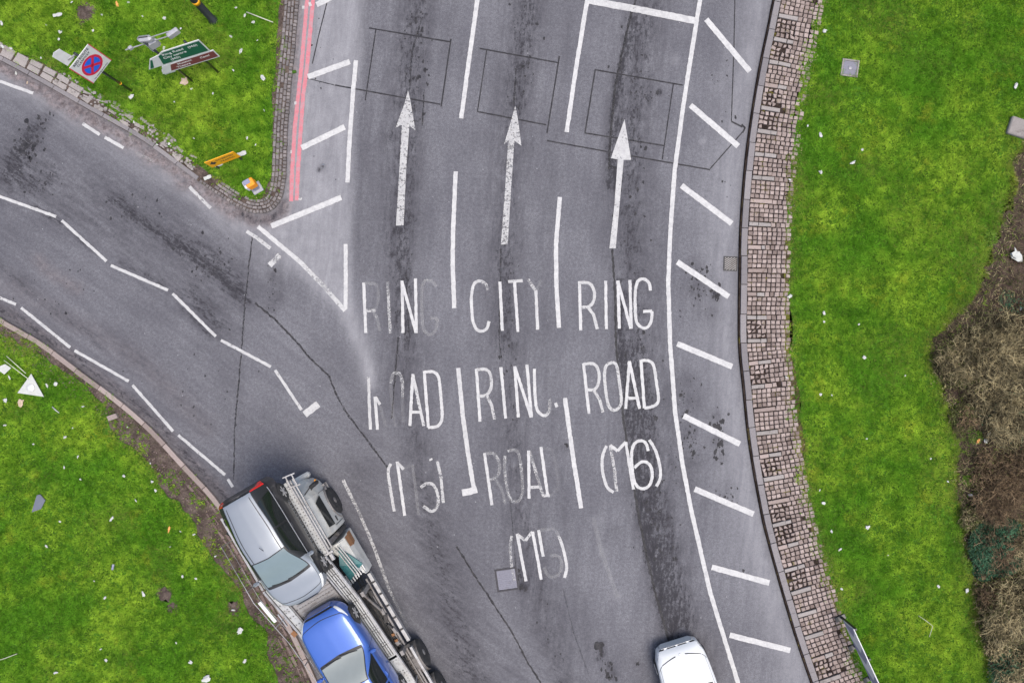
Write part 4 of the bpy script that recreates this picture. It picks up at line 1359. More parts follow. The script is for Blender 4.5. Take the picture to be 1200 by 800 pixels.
def make_car(name, label, loc, rz, rx, paint, low, glass, L, W, Ht, lb, lw, tail, nose=.55, style=None):
    root = empty(name, loc, rz, rx, label, 'car')
    sh = Shell(L, W, Ht, lb, lw, tail, nose, .55 if style == 'silver' else .62)
    ds = np.unique(np.r_[np.linspace(0, .25, 10), np.linspace(.25, L - .2, 64), np.linspace(L - .2, L, 10)])
    NT = 36
    tt = np.r_[np.linspace(0, 7, NT), np.linspace(7, 0, NT)[1:]]
    sg = np.r_[-np.ones(NT), np.ones(NT - 1)]
    V = []
    for d in ds:
        p = sh.at(np.full(len(tt), d), tt); p[:, 0] *= sg
        V.append(p)
    V = np.concatenate(V)
    k = len(tt)
    wf, wr = .66, L - .60
    R = .29
    mb = MB()
    fs, mi = [], []
    for i in range(len(ds) - 1):
        for j in range(k - 1):
            q = (i * k + j, i * k + k + j, i * k + k + j + 1, i * k + j + 1)
            c = V[list(q)].mean(0)
            t = (tt[j] + tt[j + 1]) / 2
            m = 0
            if low != paint and t < 3.95 and ds[i] > .42:
                m = 1
            if low != paint and 4.05 < t < 4.98 and ds[i] > lb + .30:
                m = 2
            if low != paint and ds[i] > L - .16:
                m = 1
            for wy in (wf, wr):
                if math.hypot(-c[1] - wy, c[2] - .30) < R + .045 and t < 3.4:
                    m = 2
            fs.append(q); mi.append(m)
    o0 = len(mb.v)
    mb.add(V, [], 0)
    mb.f = [tuple(x) for x in fs]; mb.mi = mi; mb.smooth = [True] * len(fs)
    # closed nose, tail and floor
    mb.f.append(tuple(range(k - 1, -1, -1))); mb.mi.append(1 if low != paint else 0); mb.smooth.append(False)
    last = (len(ds) - 1) * k
    mb.f.append(tuple(last + i for i in range(k))); mb.mi.append(1 if low != paint else 0); mb.smooth.append(False)
    for i in range(len(ds) - 1):
        mb.f.append((i * k, i * k + k - 1, i * k + k + k - 1, i * k + k)); mb.mi.append(2); mb.smooth.append(False)
    # bonnet shut line, door lines
    cur = lambda base, bow: (lambda t: base + bow * (1 - np.clip((t - 4.2) / 2.8, 0, 1)) ** 1.6)
    g = .010
    if style == 'white':
        for a, b in ((4.15, 5.05), (5.12, 6.55)):
            for s in (-1, 1):
                sh.patch(mb, lambda t: .215 + .34 * (1 - np.clip((t - 4.1) / 2.9, 0, 1)) ** 1.7, lambda t: .245 + .34 * (1 - np.clip((t - 4.1) / 2.9, 0, 1)) ** 1.7, a, b, .0025, s, 3, 16, 2)
    else:
        sh.patch(mb, cur(.16, .16), cur(.16 + g * 2, .16), 4.3, 7, .002, 0, 2, 16, 2)
    for s in (-1, 1):
        sh.patch(mb, .30 if style != 'white' else .5, lb + .02, 4.62, 4.70, .002, s, 20, 2, 2)
        for dd in (lb + .16, lb + lw + .48, L - tail - .25):
            sh.patch(mb, dd, dd + .012, 1.2, 4.0, .002, s, 2, 12, 2)
        if style == 'silver':
            sh.patch(mb, lb + lw * .75, L - .25, 5.32, 5.42, .003, s, 30, 2, 2)
    mb.build('body', [paint, low, 'black'], root)

    # windscreen: dark ceramic border with the sky-toned glass 2 mm proud of it
    a0 = lambda t: lb - .05 - .085 * np.clip((t - 5) / 2, 0, 1) ** .8
    a1 = lambda t: lb + lw - .01 - .05 * np.clip((t - 5) / 2, 0, 1)
    fr = MB(); sh.patch(fr, a0, a1, 5.0, 7, .004, 0, 14, 12)
    ws = fr.build('windscreen', 'black', root)
    gl = MB(); sh.patch(gl, lambda t: a0(t) + (.085 if style != 'white' else .04), lambda t: a1(t) - .025, 5.13, 7, .007, 0, 14, 12)
    gl.build('glass', glass, ws)
    # wipers rest along the cowl
    for x0, x1 in ((-.48, .02), (.0, .50)):
        wp = MB()
        q = []
        for u in np.linspace(0, 1, 7):
            x = (x0 + (x1 - x0) * u) * W / 1.6
            tq = 7 - abs(x) / (W / 2 * .83) * 2
            dd = float(a0(np.array([tq]))[0]) + .03 + .07 * u
            p = sh.off([dd], [tq], .022)[0]
            q.append((x, p[1], p[2]))
        wp.tube(q, .009, 5)
        wp.build('wiper', 'black', root)
    # rear window
    rw = MB(); sh.patch(rw, L - tail + .02, L - min(.13, tail * .68), 5.12, 7, .004, 0, 8, 10)
    rw.build('rear_window', 'glass_dark', root)
    # side windows, a front and a rear pane on each side
    dm = lb + lw + .50
    for s in (-1, 1):
        for u0, u1 in ((lb + .22, dm), (dm + .06, L - tail - .22)):
            sw = MB()
            lowt = 4.10
            sh.patch(sw, lambda t, u0=u0: u0 + (lw * .62) * np.clip((t - 4.1) / .9, 0, 1) if u0 < lb + .3 else np.full_like(t, u0), lambda t, u1=u1: np.full_like(t, u1) - (.16 * np.clip((t - 4.1) / .9, 0, 1) if u1 > dm + .1 else 0), lowt, 4.92, .004, s, 12, 8)
            sw.build('side_window', 'glass_dark', root)
        if style == 'silver':
            st = MB(); sh.patch(st, lb + .02, L - .25, 3.86, 4.05, .006, s, 30, 3)
            st.build('window_trim', 'trim', root)
        # lamps
        hl = MB()
        if style == 'silver':
            sh.patch(hl, .13, .50, 3.5, 4.55, .006, s, 12, 8)
        elif style == 'white':
            sh.patch(hl, lambda t: .05 + .12 * (4.9 - t), lambda t: .11 + .36 * np.clip(4.95 - t, 0, 1), 3.9, 4.95, .004, s, 10, 8)
        else:
            sh.patch(hl, .06, lambda t: .20 + .26 * np.clip(4.9 - t, 0, 1), 3.75, 4.85, .006, s, 10, 8)
        hl.build('headlight', 'lamp', root)
        tl = MB()
        if style == 'silver':
            sh.patch(tl, L - .15, L - .03, 4.1, 5.0, .010, s, 8, 10)
        else:
            sh.patch(tl, L - .22, L - .03, 2.6, 4.6, .006, s, 6, 8)
        tl.build('taillight', 'red_lamp', root)
        # door mirror
        p = sh.at([lb + .28], [4.1])[0]
        dmr = MB()
        dmr.box((s * (p[0] + .10), p[1] + .02, p[2] + .06), (.18, .10, .13), 0, 0, .035)
        dmr.bar((s * (p[0] - .02), p[1], p[2]), (s * (p[0] + .05), p[1] + .02, p[2] + .03), .05, .04)
        dmr.build('door_mirror', paint if style != 'silver' else 'silver', root)
        # handles
        for dd in (dm - .14, L - tail - .42):
            p = sh.at([dd], [3.3])[0]
            hb = MB(); hb.box((s * (p[0] + .012), p[1], p[2]), (.03, .16, .03), 0, 0, .008)
            hb.build('door_handle', paint if low == paint else 'charcoal', root)
        for wy in (wf, wr):
            p = sh.at([wy], [2.0])[0]
            make_wheel(root, (s * (p[0] - .085), -wy, .29), .29, .19, s)
    # grille and bumper slots
    gr = MB()
    if style == 'white':
        for s in (-1, 1):
            sh.patch(gr, .012, .036, 4.4, 5.6, .004, s, 3, 12)
            sh.patch(gr, .012, .030, 5.9, 6.9, .004, s, 3, 12)
            sh.patch(gr, lambda t: .10 + .16 * (4.3 - t), lambda t: .125 + .16 * (4.3 - t), 3.4, 4.3, .003, s, 3, 8)
    else:
        sh.patch(gr, .012, .05, 4.6, 7, .004, 0, 3, 12)
    gr.build('grille', 'black' if style != 'white' else 'dark', root)
    if style == 'silver':
        for s in (-1, 1):
            vn = MB(); sh.patch(vn, L - tail - .03, L - tail + .012, 5.55, 6.15, .003, s, 3, 6)
            vn.build('spoiler_slot', 'black', root)
        ae = MB(); p = sh.at([lb + lw + .16], [7])[0]
        ae.tube([(0, p[1], p[2]), (0, p[1] - .05, p[2] + .05), (0, p[1] - .14, p[2] + .12)], .007, 5)
        ae.build('aerial', 'black', root)
    if style == 'white':
        em = MB(); p = sh.at([.225], [7])[0]
        em.lathe([(.032, 0), (.034, .006), (.02, .012)], 14, (0, p[1], p[2] - .001))
        em.build('badge', 'trim', root)
    return root


# ------------------------------------------------------------------ the car transporter
TH = math.radians(30)
T_ORG = Vector(((6.8 - 319.6) / S * math.cos(TH), (6.8 - 319.6) / S * math.sin(TH), 0))
TRUCK = empty('car_transporter', T_ORG, TH, 0, 'open two-level car transporter lorry with white cab carrying a silver and a blue car', 'lorry')
T_INV = Matrix.Rotation(-TH, 4, 'Z') @ Matrix.Translation(-T_ORG)


def TL(px, py, z):
    return T_INV @ P(px, py, z)


DECK = [(0.45, 2.36), (-2.65, 2.36), (-4.2, 1.78), (-7.0, 1.28), (-11.0, 1.20)]


def zd(y):
    q = sorted(DECK)
    return float(np.interp(y, [a for a, _ in q], [b for _, b in q]))


def tpart(mb, name, mats, parent=None):
    return mb.build(name, mats, parent or TRUCK)


def along(x, y0, y1, dz):
    """points following the deck's slope"""
    ys = sorted({y0, y1, *[y for y, _ in DECK if min(y0, y1) < y < max(y0, y1)]}, reverse=y0 > y1)
    return [Vector((x, y, zd(y) + dz)) for y in ys]


def strip(mb, x0, x1, y0, y1, dz, th=.03, mi=0):
    a, b = along(x0, y0, y1, dz), along(x1, y0, y1, dz)
    for i in range(len(a) - 1):
        mb.prism([a[i], b[i], b[i + 1], a[i + 1]], (0, 0, -th), mi)


def rail(mb, x, y0, y1, dz, w, h, mi=0):
    q = along(x, y0, y1, dz)
    for a, b in zip(q[:-1], q[1:]):
        mb.bar(a, b, w, h, mi)


REAR = -10.6
# --- cab
def cab():
    secs = []   # y, half width right, z list
    mb = MB()
    ys = [(-.42, .55), (-.46, .80), (-.56, 1.0), (-.74, 1.14), (-1.0, 1.20), (-1.5, 1.22), (-2.0, 1.22), (-2.22, 1.20), (-2.26, 1.12)]
    zs = [(.42, .98), (.62, 1.0), (1.1, 1.0), (1.38, .985), (1.75, .93), (2.02, .84), (2.12, .70)]
    vs, fs, k = [], [], 2 * len(zs)
    for y, hw in ys:
        t = max(0, (-.9 - y))
        fr = max(0, (y + 1.0) / .58)
        row = []
        for z, f in zs:
            yy = y - fr * .38 * max(0, (z - 1.1)) 
            row.append((-hw * f, yy, z))
        for z, f in reversed(zs):
            yy = y - fr * .38 * max(0, (z - 1.1))
            row.append((hw * f, yy, z))
        vs += row
    for i in range(len(ys) - 1):
        for j in range(k):
            j2 = (j + 1) % k
            fs.append((i * k + j, i * k + j2, i * k + k + j2, i * k + k + j))
    fs.append(tuple(range(k - 1, -1, -1)))
    fs.append(tuple((len(ys) - 1) * k + i for i in range(k)))
    mb.add(vs, fs, 0, smooth=False)
    o = tpart(mb, 'cab', 'lorry_white')
    bv = o.modifiers.new('round', 'BEVEL'); bv.width = .05; bv.segments = 3; bv.limit_method = 'ANGLE'; bv.angle_limit = math.radians(25)
    for s in (-1, 1):
        w = MB()
        w.prism([(s * 1.222, -1.08, 1.42), (s * 1.222, -2.05, 1.42), (s * 1.145, -2.02, 1.75), (s * 1.145, -1.22, 1.75)], (s * .012, 0, .004))
        tpart(w, 'side_window', 'glass_dark', o)
        h = MB(); h.box((s * 1.235, -1.95, 1.10), (.03, .16, .05), 0, 0, .01)
        tpart(h, 'door_handle', 'black', o)
        for y in (-1.02, -2.10):
            ln = MB()
            ln.bar((s * 1.222, y, .60), (s * 1.222, y, 1.36), .012, .012)
            tpart(ln, 'door_seam', 'dark', o)
        for z_ in (.60, .34):
            st = MB()
            st.box((s * 1.20, -.98, z_), (.10, .21, .05), 0, 0, .01)
            tpart(st, 'step', 'grimy', o)
        mr = MB()
        mr.bar((s * 1.06, -.84, 1.95), (s * 1.36, -.70, 1.98), .03, .03)
        mr.bar((s * 1.10, -.84, 1.45), (s * 1.36, -.70, 1.50), .03, .03)
        mr.box((s * 1.37, -.72, 1.74), (.22, .12, .42), s * .25, 0, .04)
        mb2 = tpart(mr, 'wing_mirror', 'black', o)
        ind = MB(); ind.box((s * 1.16, -.69, .95), (.05, .16, .09), s * -.6, 0, .015)
        tpart(ind, 'indicator', 'orange', o)
    # windscreen and grille on the front face
    ws = MB(); ws.prism([(-.62, -.475, 1.42), (.62, -.475, 1.42), (.56, -.70, 2.0), (-.56, -.70, 2.0)], (0, .02, .008))
    tpart(ws, 'windscreen', 'glass_dark', o)
    gr = MB()
    for z in (.78, .88, .98, 1.08):
        gr.box((0, -.415, z), (.9, .03, .05))
    tpart(gr, 'grille', 'black', o)
    bp = MB()
    bp.box((0, -.40, .52), (2.0, .18, .22), 0, 0, .05)
    tpart(bp, 'bumper', 'lorry_white', o)


cab()


def lorry_wheel(x, y, r=.46, w=.30):
    s = 1 if x > 0 else -1
    tb = MB(); h = w / 2
    tb.lathe([(r * .55, -h), (r * .92, -h), (r, -h * .65), (r, h * .65), (r * .92, h), (r * .55, h)], 32, axis='X')
    o = tb.build('wheel', 'tyre', TRUCK, loc=(x, y, r))
    rb = MB()
    rb.lathe([(r * .54, s * h * .9), (r * .40, s * h * .4), (r * .22, s * h * .5), (r * .20, s * h * 1.05), (r * .08, s * h * 1.1)], 24, axis='X')
    for k in range(8):
        a = 2 * PI * k / 8
        rb.lathe([(.016, s * h * .4), (.016, s * h * .62)], 6, (0, r * .31 * math.cos(a), r * .31 * math.sin(a)), 'X')
    rb.build('rim', 'grimy', o)


for s in (-1, 1):
    lorry_wheel(s * 1.10, -1.50)
    lorry_wheel(s * 1.13, -6.95); lorry_wheel(s * 1.13, -8.10)
    ar = MB()
    n = 12
    for a0_, a1_ in zip(np.linspace(.25, PI - .25, n)[:-1], np.linspace(.25, PI - .25, n)[1:]):
        p = [(s * .98, -1.5 + .56 * math.cos(a), .46 + .56 * math.sin(a)) for a in (a0_, a1_)]
        q = [(s * 1.262, -1.5 + .56 * math.cos(a), .46 + .56 * math.sin(a)) for a in (a0_, a1_)]
        ar.prism([p[0], p[1], q[1], q[0]], (0, 0, .03))
    tpart(ar, 'wheel_arch', 'grimy')
    for y in (-6.95, -8.10):
        mg = MB()
        for a0_, a1_ in zip(np.linspace(.3, PI - .3, 11)[:-1], np.linspace(.3, PI - .3, 11)[1:]):
            p = [(s * 1.02, y + .53 * math.cos(a), .46 + .53 * math.sin(a)) for a in (a0_, a1_)]
            q = [(s * 1.29, y + .53 * math.cos(a), .46 + .53 * math.sin(a)) for a in (a0_, a1_)]
            mg.prism([p[0], p[1], q[1], q[0]], (0, 0, .012))
        tpart(mg, 'mudguard', 'greasy')

# --- chassis and lower deck
ch = MB()
for x in (-.42, .42):
    ch.bar((x, -.7, .72), (x, REAR, .72), .10, .24)
for y in np.arange(-2.4, REAR, -.9):
    ch.bar((-.42, y, .72), (.42, y, .72), .08, .16)
ch.bar((-1.1, -6.95, .46), (1.1, -6.95, .46), .12, .12); ch.bar((-1.1, -8.1, .46), (1.1, -8.1, .46), .12, .12); ch.bar((-1.0, -1.5, .46), (1.0, -1.5, .46), .12, .12)
ch.box((0, -1.3, .66), (1.6, 1.3, .30))
tpart(ch, 'chassis', 'dark')
ld = MB()
ld.prism([(-1.02, -4.2, .92), (1.02, -4.2, .92), (1.02, REAR, .78), (-1.02, REAR, .78)], (0, 0, -.05))
for y in np.arange(-4.3, REAR, -.16):
    ld.box((.0, y, .935 - (-4.2 - y) * .0219), (2.0, .05, .03))
tpart(ld, 'lower_deck', 'greasy')
# side beams of the lower deck, pale along the top with slots
for s in (-1, 1):
    sb = MB()
    sb.bar((s * 1.19, -3.9, .90), (s * 1.19, -6.30, .80), .10, .16)
    sb.bar((s * 1.19, -6.45, .96), (s * 1.19, REAR, .86), .07, .12)
    tpart(sb, 'side_beam', 'steel')
    for y in np.arange(-4.2, -6.2, -.42):
        sl = MB()
        sl.box((s * 1.19, y, .995 - (-3.9 - y) * .0417), (.104, .05, .02))
        tpart(sl, 'beam_slot', 'dark')
    r2 = MB()
    r2.bar((s * 1.05, -4.0, .98), (s * 1.05, REAR, .84), .05, .06)
    r2.bar((s * .97, -4.3, .99), (s * .97, REAR, .85), .035, .04)
    tpart(r2, 'inner_rail', 'grimy')
    hs = MB()
    random.seed(5 + s)
    for x in (.80, .86, .91):
        q = []
        for y in np.arange(-3.8, -7.6, -.45):
            q.append((s * (x + random.uniform(-.05, .05)), y, 1.02 + random.uniform(-.02, .05)))
        hs.tube(q, .022, 6)
    tpart(hs, 'hose', 'black')
    # clamps, boxes and worn bits lying in the lower deck
    for y in (-4.2, -4.45, -4.7, -4.9, -5.1, -5.3, -5.55, -5.75, -6.1):
        cl = MB()
        cl.box((s * (.95 + random.uniform(-.10, .10)), y + random.uniform(-.1, .1), 1.03), (random.uniform(.05, .14), random.uniform(.08, .26), .10), random.uniform(-.4, .4), 0, .012)
        tpart(cl, 'clamp', random.choice(('greasy', 'dark', 'grimy')))
    for y in (-5.85, -6.05):
        rp = MB()
        rp.box((s * .94, y, 1.06), (.09, .08, .05), random.uniform(-.5, .5))
        tpart(rp, 'rusty_bracket', 'rust')
# cross beam at the joint between the two lengths
cb = MB(); cb.bar((-1.2, -6.38, .95), (1.2, -6.38, .95), .09, .12)
tpart(cb, 'cross_beam', 'dark')

# --- white locker behind the cab, its front corner rusty
lk = MB()
lk_prof = [(.70, .45), (1.235, .45), (1.245, 1.02), (1.20, 1.30), (1.06, 1.50), (.70, 1.56)]
yF, yR = -2.46, -3.86
vs = [(x, yF - (.10 if z > 1.2 else 0), z) for x, z in lk_prof] + [(x, yR + (1.15 if x < 1 else .45 if x < 1.1 else 0), z - .10 * (z > .5)) for x, z in lk_prof]
n = len(lk_prof)
lk.add(vs, [tuple(range(n)), tuple(range(2 * n - 1, n - 1, -1))] + [(i, (i + 1) % n + 0, (i + 1) % n + n, i + n)[::-1] for i in range(n)], 0)
lko = tpart(lk, 'side_locker', 'lorry_white')
lko.modifiers.new('round', 'BEVEL').width = .03
rs = MB()
rs.prism([(1.249, -2.50, .72), (1.252, -2.50, 1.05), (1.252, -2.92, 1.00), (1.249, -2.86, .74)], (.004, 0, 0))
rs.prism([(1.253, -2.54, 1.03), (1.215, -2.56, 1.27), (1.215, -2.88, 1.24), (1.253, -2.90, 1.02)], (.005, 0, .003))
tpart(rs, 'rust_patch', 'rust', lko)
lb_ = MB()
for x in (.92, 1.0, 1.07):
    lb_.bar((x, -2.66, 1.60), (x + .10, -3.70, 1.46), .03, .03)
tpart(lb_, 'locker_rail', 'steel')
ld2 = MB()
ld2.box((.98, -2.34, 1.0), (.42, .12, .9), 0, 0, .03)
tpart(ld2, 'exhaust_box', 'dark')
# the same locker on the far side
lk2 = MB(); lk2.add([(-x, y, z) for x, y, z in vs], [tuple(range(n - 1, -1, -1)), tuple(range(n, 2 * n))] + [(i, (i + 1) % n, (i + 1) % n + n, i + n) for i in range(n)], 0)
tpart(lk2, 'side_locker', 'lorry_white')
# teal sheet and slatted step
tq = [TL(396.5, 641, 1.55), TL(425, 660, 1.30), TL(410.5, 680, 1.30), TL(398, 663, 1.55)]
te = MB(); te.prism(tq, (0, 0, -.04)); tpart(te, 'teal_panel', 'teal')
sa, sb_ = TL(426, 661, 1.25), TL(407, 681, 1.25)
ss = MB()
for i in range(8):
    u = (i + .5) / 8
    c = sa.lerp(sb_, u)
    ss.bar((c.x, c.y + .17, c.z + .01), (c.x, c.y - .17, c.z - .03), .032, .04)
tpart(ss, 'slatted_step', 'sign_white')

# --- upper deck
dk = MB()
strip(dk, -1.04, .54, -.30, REAR, 0, .05)
tpart(dk, 'upper_deck', 'tread')
rb = MB()
for y in np.arange(-.40, REAR, -.115):
    rb.box((-.10, y, zd(y) + .008), (1.16, .034, .03))
tpart(rb, 'deck_rib', 'grimy')
for x0, x1 in ((.60, .86), (-1.08, -.86)):
    for y0, y1 in ((-.26, -2.55), (-2.62, -6.30), (-6.38, REAR)):
        wk = MB(); strip(wk, x0, x1 + (.11 if x0 > 0 and y0 > -1 else 0), y0, y1, .035, .035)
        tpart(wk, 'walkway', 'tread_light')
for x, w_, mt in ((.895, .045, 'steel'), (.565, .04, 'steel'), (.515, .03, 'dark'), (-1.12, .06, 'steel'), (-.80, .035, 'grimy')):
    for y0, y1 in ((-.22, -2.56), (-2.60, REAR)):
        r_ = MB(); rail(r_, x + (.11 if x > .8 and y0 > -1 else 0), y0, y1, .045, w_, .08)
        tpart(r_, 'deck_rail', mt)
for x in (.655, .73, .80):
    r_ = MB(); rail(r_, x, -.4, -6.25, .050, .016, .018)
    tpart(r_, 'tread_edge', 'dark')
# extra rails outside, over the cab
for x, dz in ((1.05, -.03), (1.11, -.10)):
    r_ = MB(); rail(r_, x, -.25, -2.5, dz, .035, .05)
    tpart(r_, 'deck_rail', 'steel')
# hand rails: posts with two wires
for s in (-1,):
    hr = MB()
    for y in (-.9, -2.3, -3.6, -5.0, -6.4, -7.8, -9.2, -10.4):
        hr.bar((s * 1.16, y, zd(y)), (s * 1.20, y, zd(y) + .72), .022, .022)
    for dz, r in ((.70, .010), (.36, .006)):
        hr.tube([Vector((s * (1.16 + .04 * dz / .72), p.y, p.z)) for p in along(0, -.9, -10.4, dz)], r, 6)
    tpart(hr, 'hand_rail', 'steel')
hr = MB()
for y in (-7.2, -8.6, -10.2):
    hr.bar((1.02, y, zd(y)), (1.10, y, zd(y) + .72), .03, .03)
hr.tube([Vector((1.10, p.y, p.z)) for p in along(0, -7.2, -10.2, .70)], .014, 6)
tpart(hr, 'hand_rail', 'steel')
# pillars and braces between the decks
for s in (-1, 1):
    for y in (-2.38, -4.2, -6.38, -8.7, REAR + .1):
        pl = MB(); pl.bar((s * 1.0, y, .72), (s * 1.0, y, zd(y) - .04), .10, .14)
        tpart(pl, 'pillar', 'grimy')
    for y0, y1 in ((-4.25, -5.2),):
        br = MB(); br.bar((s * 1.0, y0, zd(y0) - .1), (s * 1.0, y1, .95), .05, .05)
        tpart(br, 'brace', 'grimy')
rm = MB()
rm.bar((.68, -2.58, 2.40), (1.14, -2.58, 2.40), .06, .06); rm.box((.84, -2.66, 2.42), (.16, .12, .10), 0, 0, .01); rm.box((1.02, -2.72, 2.36), (.10, .20, .10), 0, 0, .01)
tpart(rm, 'hinge_bracket', 'steel')
hb = MB(); hb.box((.82, -2.85, 2.33), (.16, .30, .06)); tpart(hb, 'hinge_well', 'black')
# short ladder sticking out at the front corner
ldr = MB()
for y in (.20, -.04):
    pass
a_, b_ = TL(331, 560, 2.5), TL(345, 554, 2.5)
c_, d_ = TL(337, 572, 2.45), TL(352, 567, 2.45)
ldr.bar(a_, b_, .035, .035); ldr.bar(c_, d_, .035, .035)
for u in (.25, .75):
    ldr.bar(a_.lerp(b_, u), c_.lerp(d_, u), .03, .03)
tpart(ldr, 'ladder', 'steel')
# wheel chocks and a loading plank on the left
pk = MB(); pk.bar(TL(304, 705, 2.05), TL(323, 728, 1.87), .10, .04); tpart(pk, 'loading_plank', 'sign_white')
for q in ((331, 726, 1.9), (336, 722, 1.9)):
    c = TL(*q); p2 = MB(); p2.bar(c + Vector((0, .22, .05)), c - Vector((0, .22, .05)), .04, .05); tpart(p2, 'loading_bar', 'steel')
c = TL(345, 742, 1.75); ob_ = MB(); ob_.box(c, (.14, .16, .06), .3); tpart(ob_, 'rusty_bracket', 'rust')

# --- the cars
silver_loc = T_ORG + Matrix.Rotation(TH, 3, 'Z') @ Vector((.09, -3.33, 2.385))
make_car('silver_car', 'small silver hatchback with black sides and red tail lamp above the lorry cab', silver_loc, TH + PI, 0, 'silver', 'charcoal', 'glass', 3.50, 1.56, 1.43, .86, .82, .13, .36, 'silver')
bl = Vector((-.10, -3.78, zd(-4.44) + .035 - 0.0))
pit = math.atan2(zd(-4.44) - zd(-6.9), 2.46)
bl.z += .66 * math.tan(pit)
blue_loc = T_ORG + Matrix.Rotation(TH, 3, 'Z') @ bl
make_car('blue_car', 'bright blue car facing the silver one on the sloping part of the transporter deck', blue_loc, TH, pit, 'blue', 'blue', 'glass_grey', 3.95, 1.60, 1.45, 1.36, .72, .35, .48, 'blue')
w = P(792.5, 755, .55)
make_car('white_car', 'plain white car driving in the right lane towards the painted (M6)', (w.x, w.y, 0.003), math.radians(17.5), 0, 'white_car', 'white_car', 'glass', 3.9, 1.66, 1.45, 1.28, .74, .35, .62, 'white')


# ------------------------------------------------------------------ signs
def text(body, size, parent, loc, mat, name='lettering', rx=PI / 2, align='CENTER', sx=1.0):
    cu = bpy.data.curves.new(name, 'FONT')
    cu.body = body; cu.size = size; cu.align_x = align; cu.align_y = 'CENTER'; cu.extrude = 0.0015; cu.offset = size * 0.012
    tmp = bpy.data.objects.new(name, cu)
    COL.objects.link(tmp)
    dg = bpy.context.evaluated_depsgraph_get()
    me = bpy.data.meshes.new_from_object(tmp.evaluated_get(dg))
    bpy.data.objects.remove(tmp); bpy.data.curves.remove(cu)
    me.materials.clear(); me.materials.append(M[mat])
    o = bpy.data.objects.new(name, me)
    COL.objects.link(o)
    o.parent = parent; o.location = loc; o.rotation_euler = (rx, 0, 0); o.scale.x = sx
    return o


def face(name, poly, y, mat, parent, th=.002):
    """flat shape in a sign's own x-z plane, its front towards -y"""
    mb = MB(); mb.prism([(x, y, z) for x, z in poly], (0, th, 0))
    return mb.build(name, mat, parent)


def disc(name, c, r, y, mat, parent, r2=0.0, n=40):
    mb = MB()
    if r2 <= 0:
        mb.prism([(c[0] + r * math.cos(2 * PI * k / n), y, c[1] + r * math.sin(2 * PI * k / n)) for k in range(n)], (0, .002, 0))
    else:
        for k in range(n):
            a, b = 2 * PI * k / n, 2 * PI * (k + 1) / n
            mb.add([(c[0] + rr * math.cos(t), y, c[1] + rr * math.sin(t)) for rr, t in ((r, a), (r, b), (r2, b), (r2, a))], [(0, 1, 2, 3)])
    return mb.build(name, mat, parent)


def rect(x0, x1, z0, z1):
    return [(x0, z0), (x1, z0), (x1, z1), (x0, z1)]


# square sign: no stopping
GZ = .10
b = P(155.8, 107.8, GZ)
sg = empty('traffic_sign', b, math.radians(52.3), 0, 'square white no-stopping sign with red and blue disc on a black post', 'traffic sign')
mb = MB(); mb.tube([(0, .045, -.02), (0, .045, 2.85)], .038, 12); mb.build('post', 'post', sg)
mb = MB(); mb.tube([(0, .045, .62), (0, .045, .66)], .045, 12); mb.build('band', 'sign_yellow', sg)
mb = MB(); mb.box((0, 0, 2.18), (.84, .02, 1.10), 0, 0, .006); pl = mb.build('sign_plate', 'sign_white', sg)
for x in (-.425, .425):
    face('edge_strip', rect(x - .012, x + .012, 1.63, 2.73), -.0125, 'sign_red', pl)
disc('red_ring', (0, 2.12), .345, -.0125, 'sign_red', pl)
disc('blue_field', (0, 2.12), .268, -.0155, 'sign_blue', pl)
mb = MB()
for s in (-1, 1):
    mb.bar((-.20, -.018, 2.12 - s * .20), (.20, -.018, 2.12 + s * .20), .002, .085)
for v in (0, 8):
    pass
mb.build('red_cross', 'sign_red', pl)
text('RED ROUTE', .115, pl, (0, -.013, 2.645), 'ink', sx=1.05)
text('CLEARWAY', .10, pl, (0, -.013, 2.525), 'ink')
text('No stopping at any time', .062, pl, (0, -.013, 1.70), 'ink')
mb = MB(); mb.prism([(-.40, .06, 2.74), (-.10, .06, 2.74), (-.13, .10, 3.28), (-.30, .10, 3.36), (-.41, .10, 3.30)], (0, .015, 0)); mb.build('upper_plate', 'sign_white', sg)
mb = MB(); mb.bar((-.02, .045, 2.80), (-.26, .07, 2.86), .03, .03); mb.build('bracket', 'steel', sg)

# direction sign: green panel above a brown one
top = P(233, 47, 2.32)
gs = empty('direction_sign', (top.x, top.y, GZ), math.radians(17.8), 0, 'green and brown direction sign with white lettering pointing left', 'road sign')
zt = 2.32 - GZ
U = .0242


def ab(al, be):
    return (al * U, zt - be * .0385)


gpoly = [ab(0, 0), ab(0, 19), ab(-77, 18), ab(-64.5, 5), ab(-52, 3), ab(-46, 0)][::-1]
mb = MB(); mb.prism([(x, 0, z) for x, z in gpoly], (0, .02, 0)); g1 = mb.build('green_panel', 'sign_white', gs)
c0 = ab(-34, 10)
gin = [ab(-1.2, 1.3), ab(-1.2, 17.8), ab(-58, 17.0), ab(-53.5, 4.2), ab(-45, 1.3)][::-1]
face('green_field', gin, -.004, 'sign_green', g1, .003)
face('edge_stripe', [ab(-74.5, 17.3), ab(-70, 17.2), ab(-63.0, 6.6), ab(-65.5, 6.6)], -.004, 'sign_green', g1, .003)
text('Ring Road', .155, g1, (*ab(-36, 5.0)[:1], -.006, ab(0, 4.6)[1]), 'sign_white', align='CENTER')
text('City centre', .150, g1, (ab(-37, 0)[0], -.006, ab(0, 9.2)[1]), 'sign_white')
text('(M5)', .150, g1, (ab(-40, 0)[0], -.006, ab(0, 13.8)[1]), 'sign_white')
text('(M6)', .150, g1, (ab(-12, 0)[0], -.006, ab(0, 5.2)[1]), 'sign_white')
bpoly = [ab(3.6, 19.6), ab(3.6, 31.6), ab(-70, 30.7), ab(-62, 19.6)][::-1]
mb = MB(); mb.prism([(x, .004, z) for x, z in bpoly], (0, .02, 0)); g2 = mb.build('brown_panel', 'sign_white', gs)
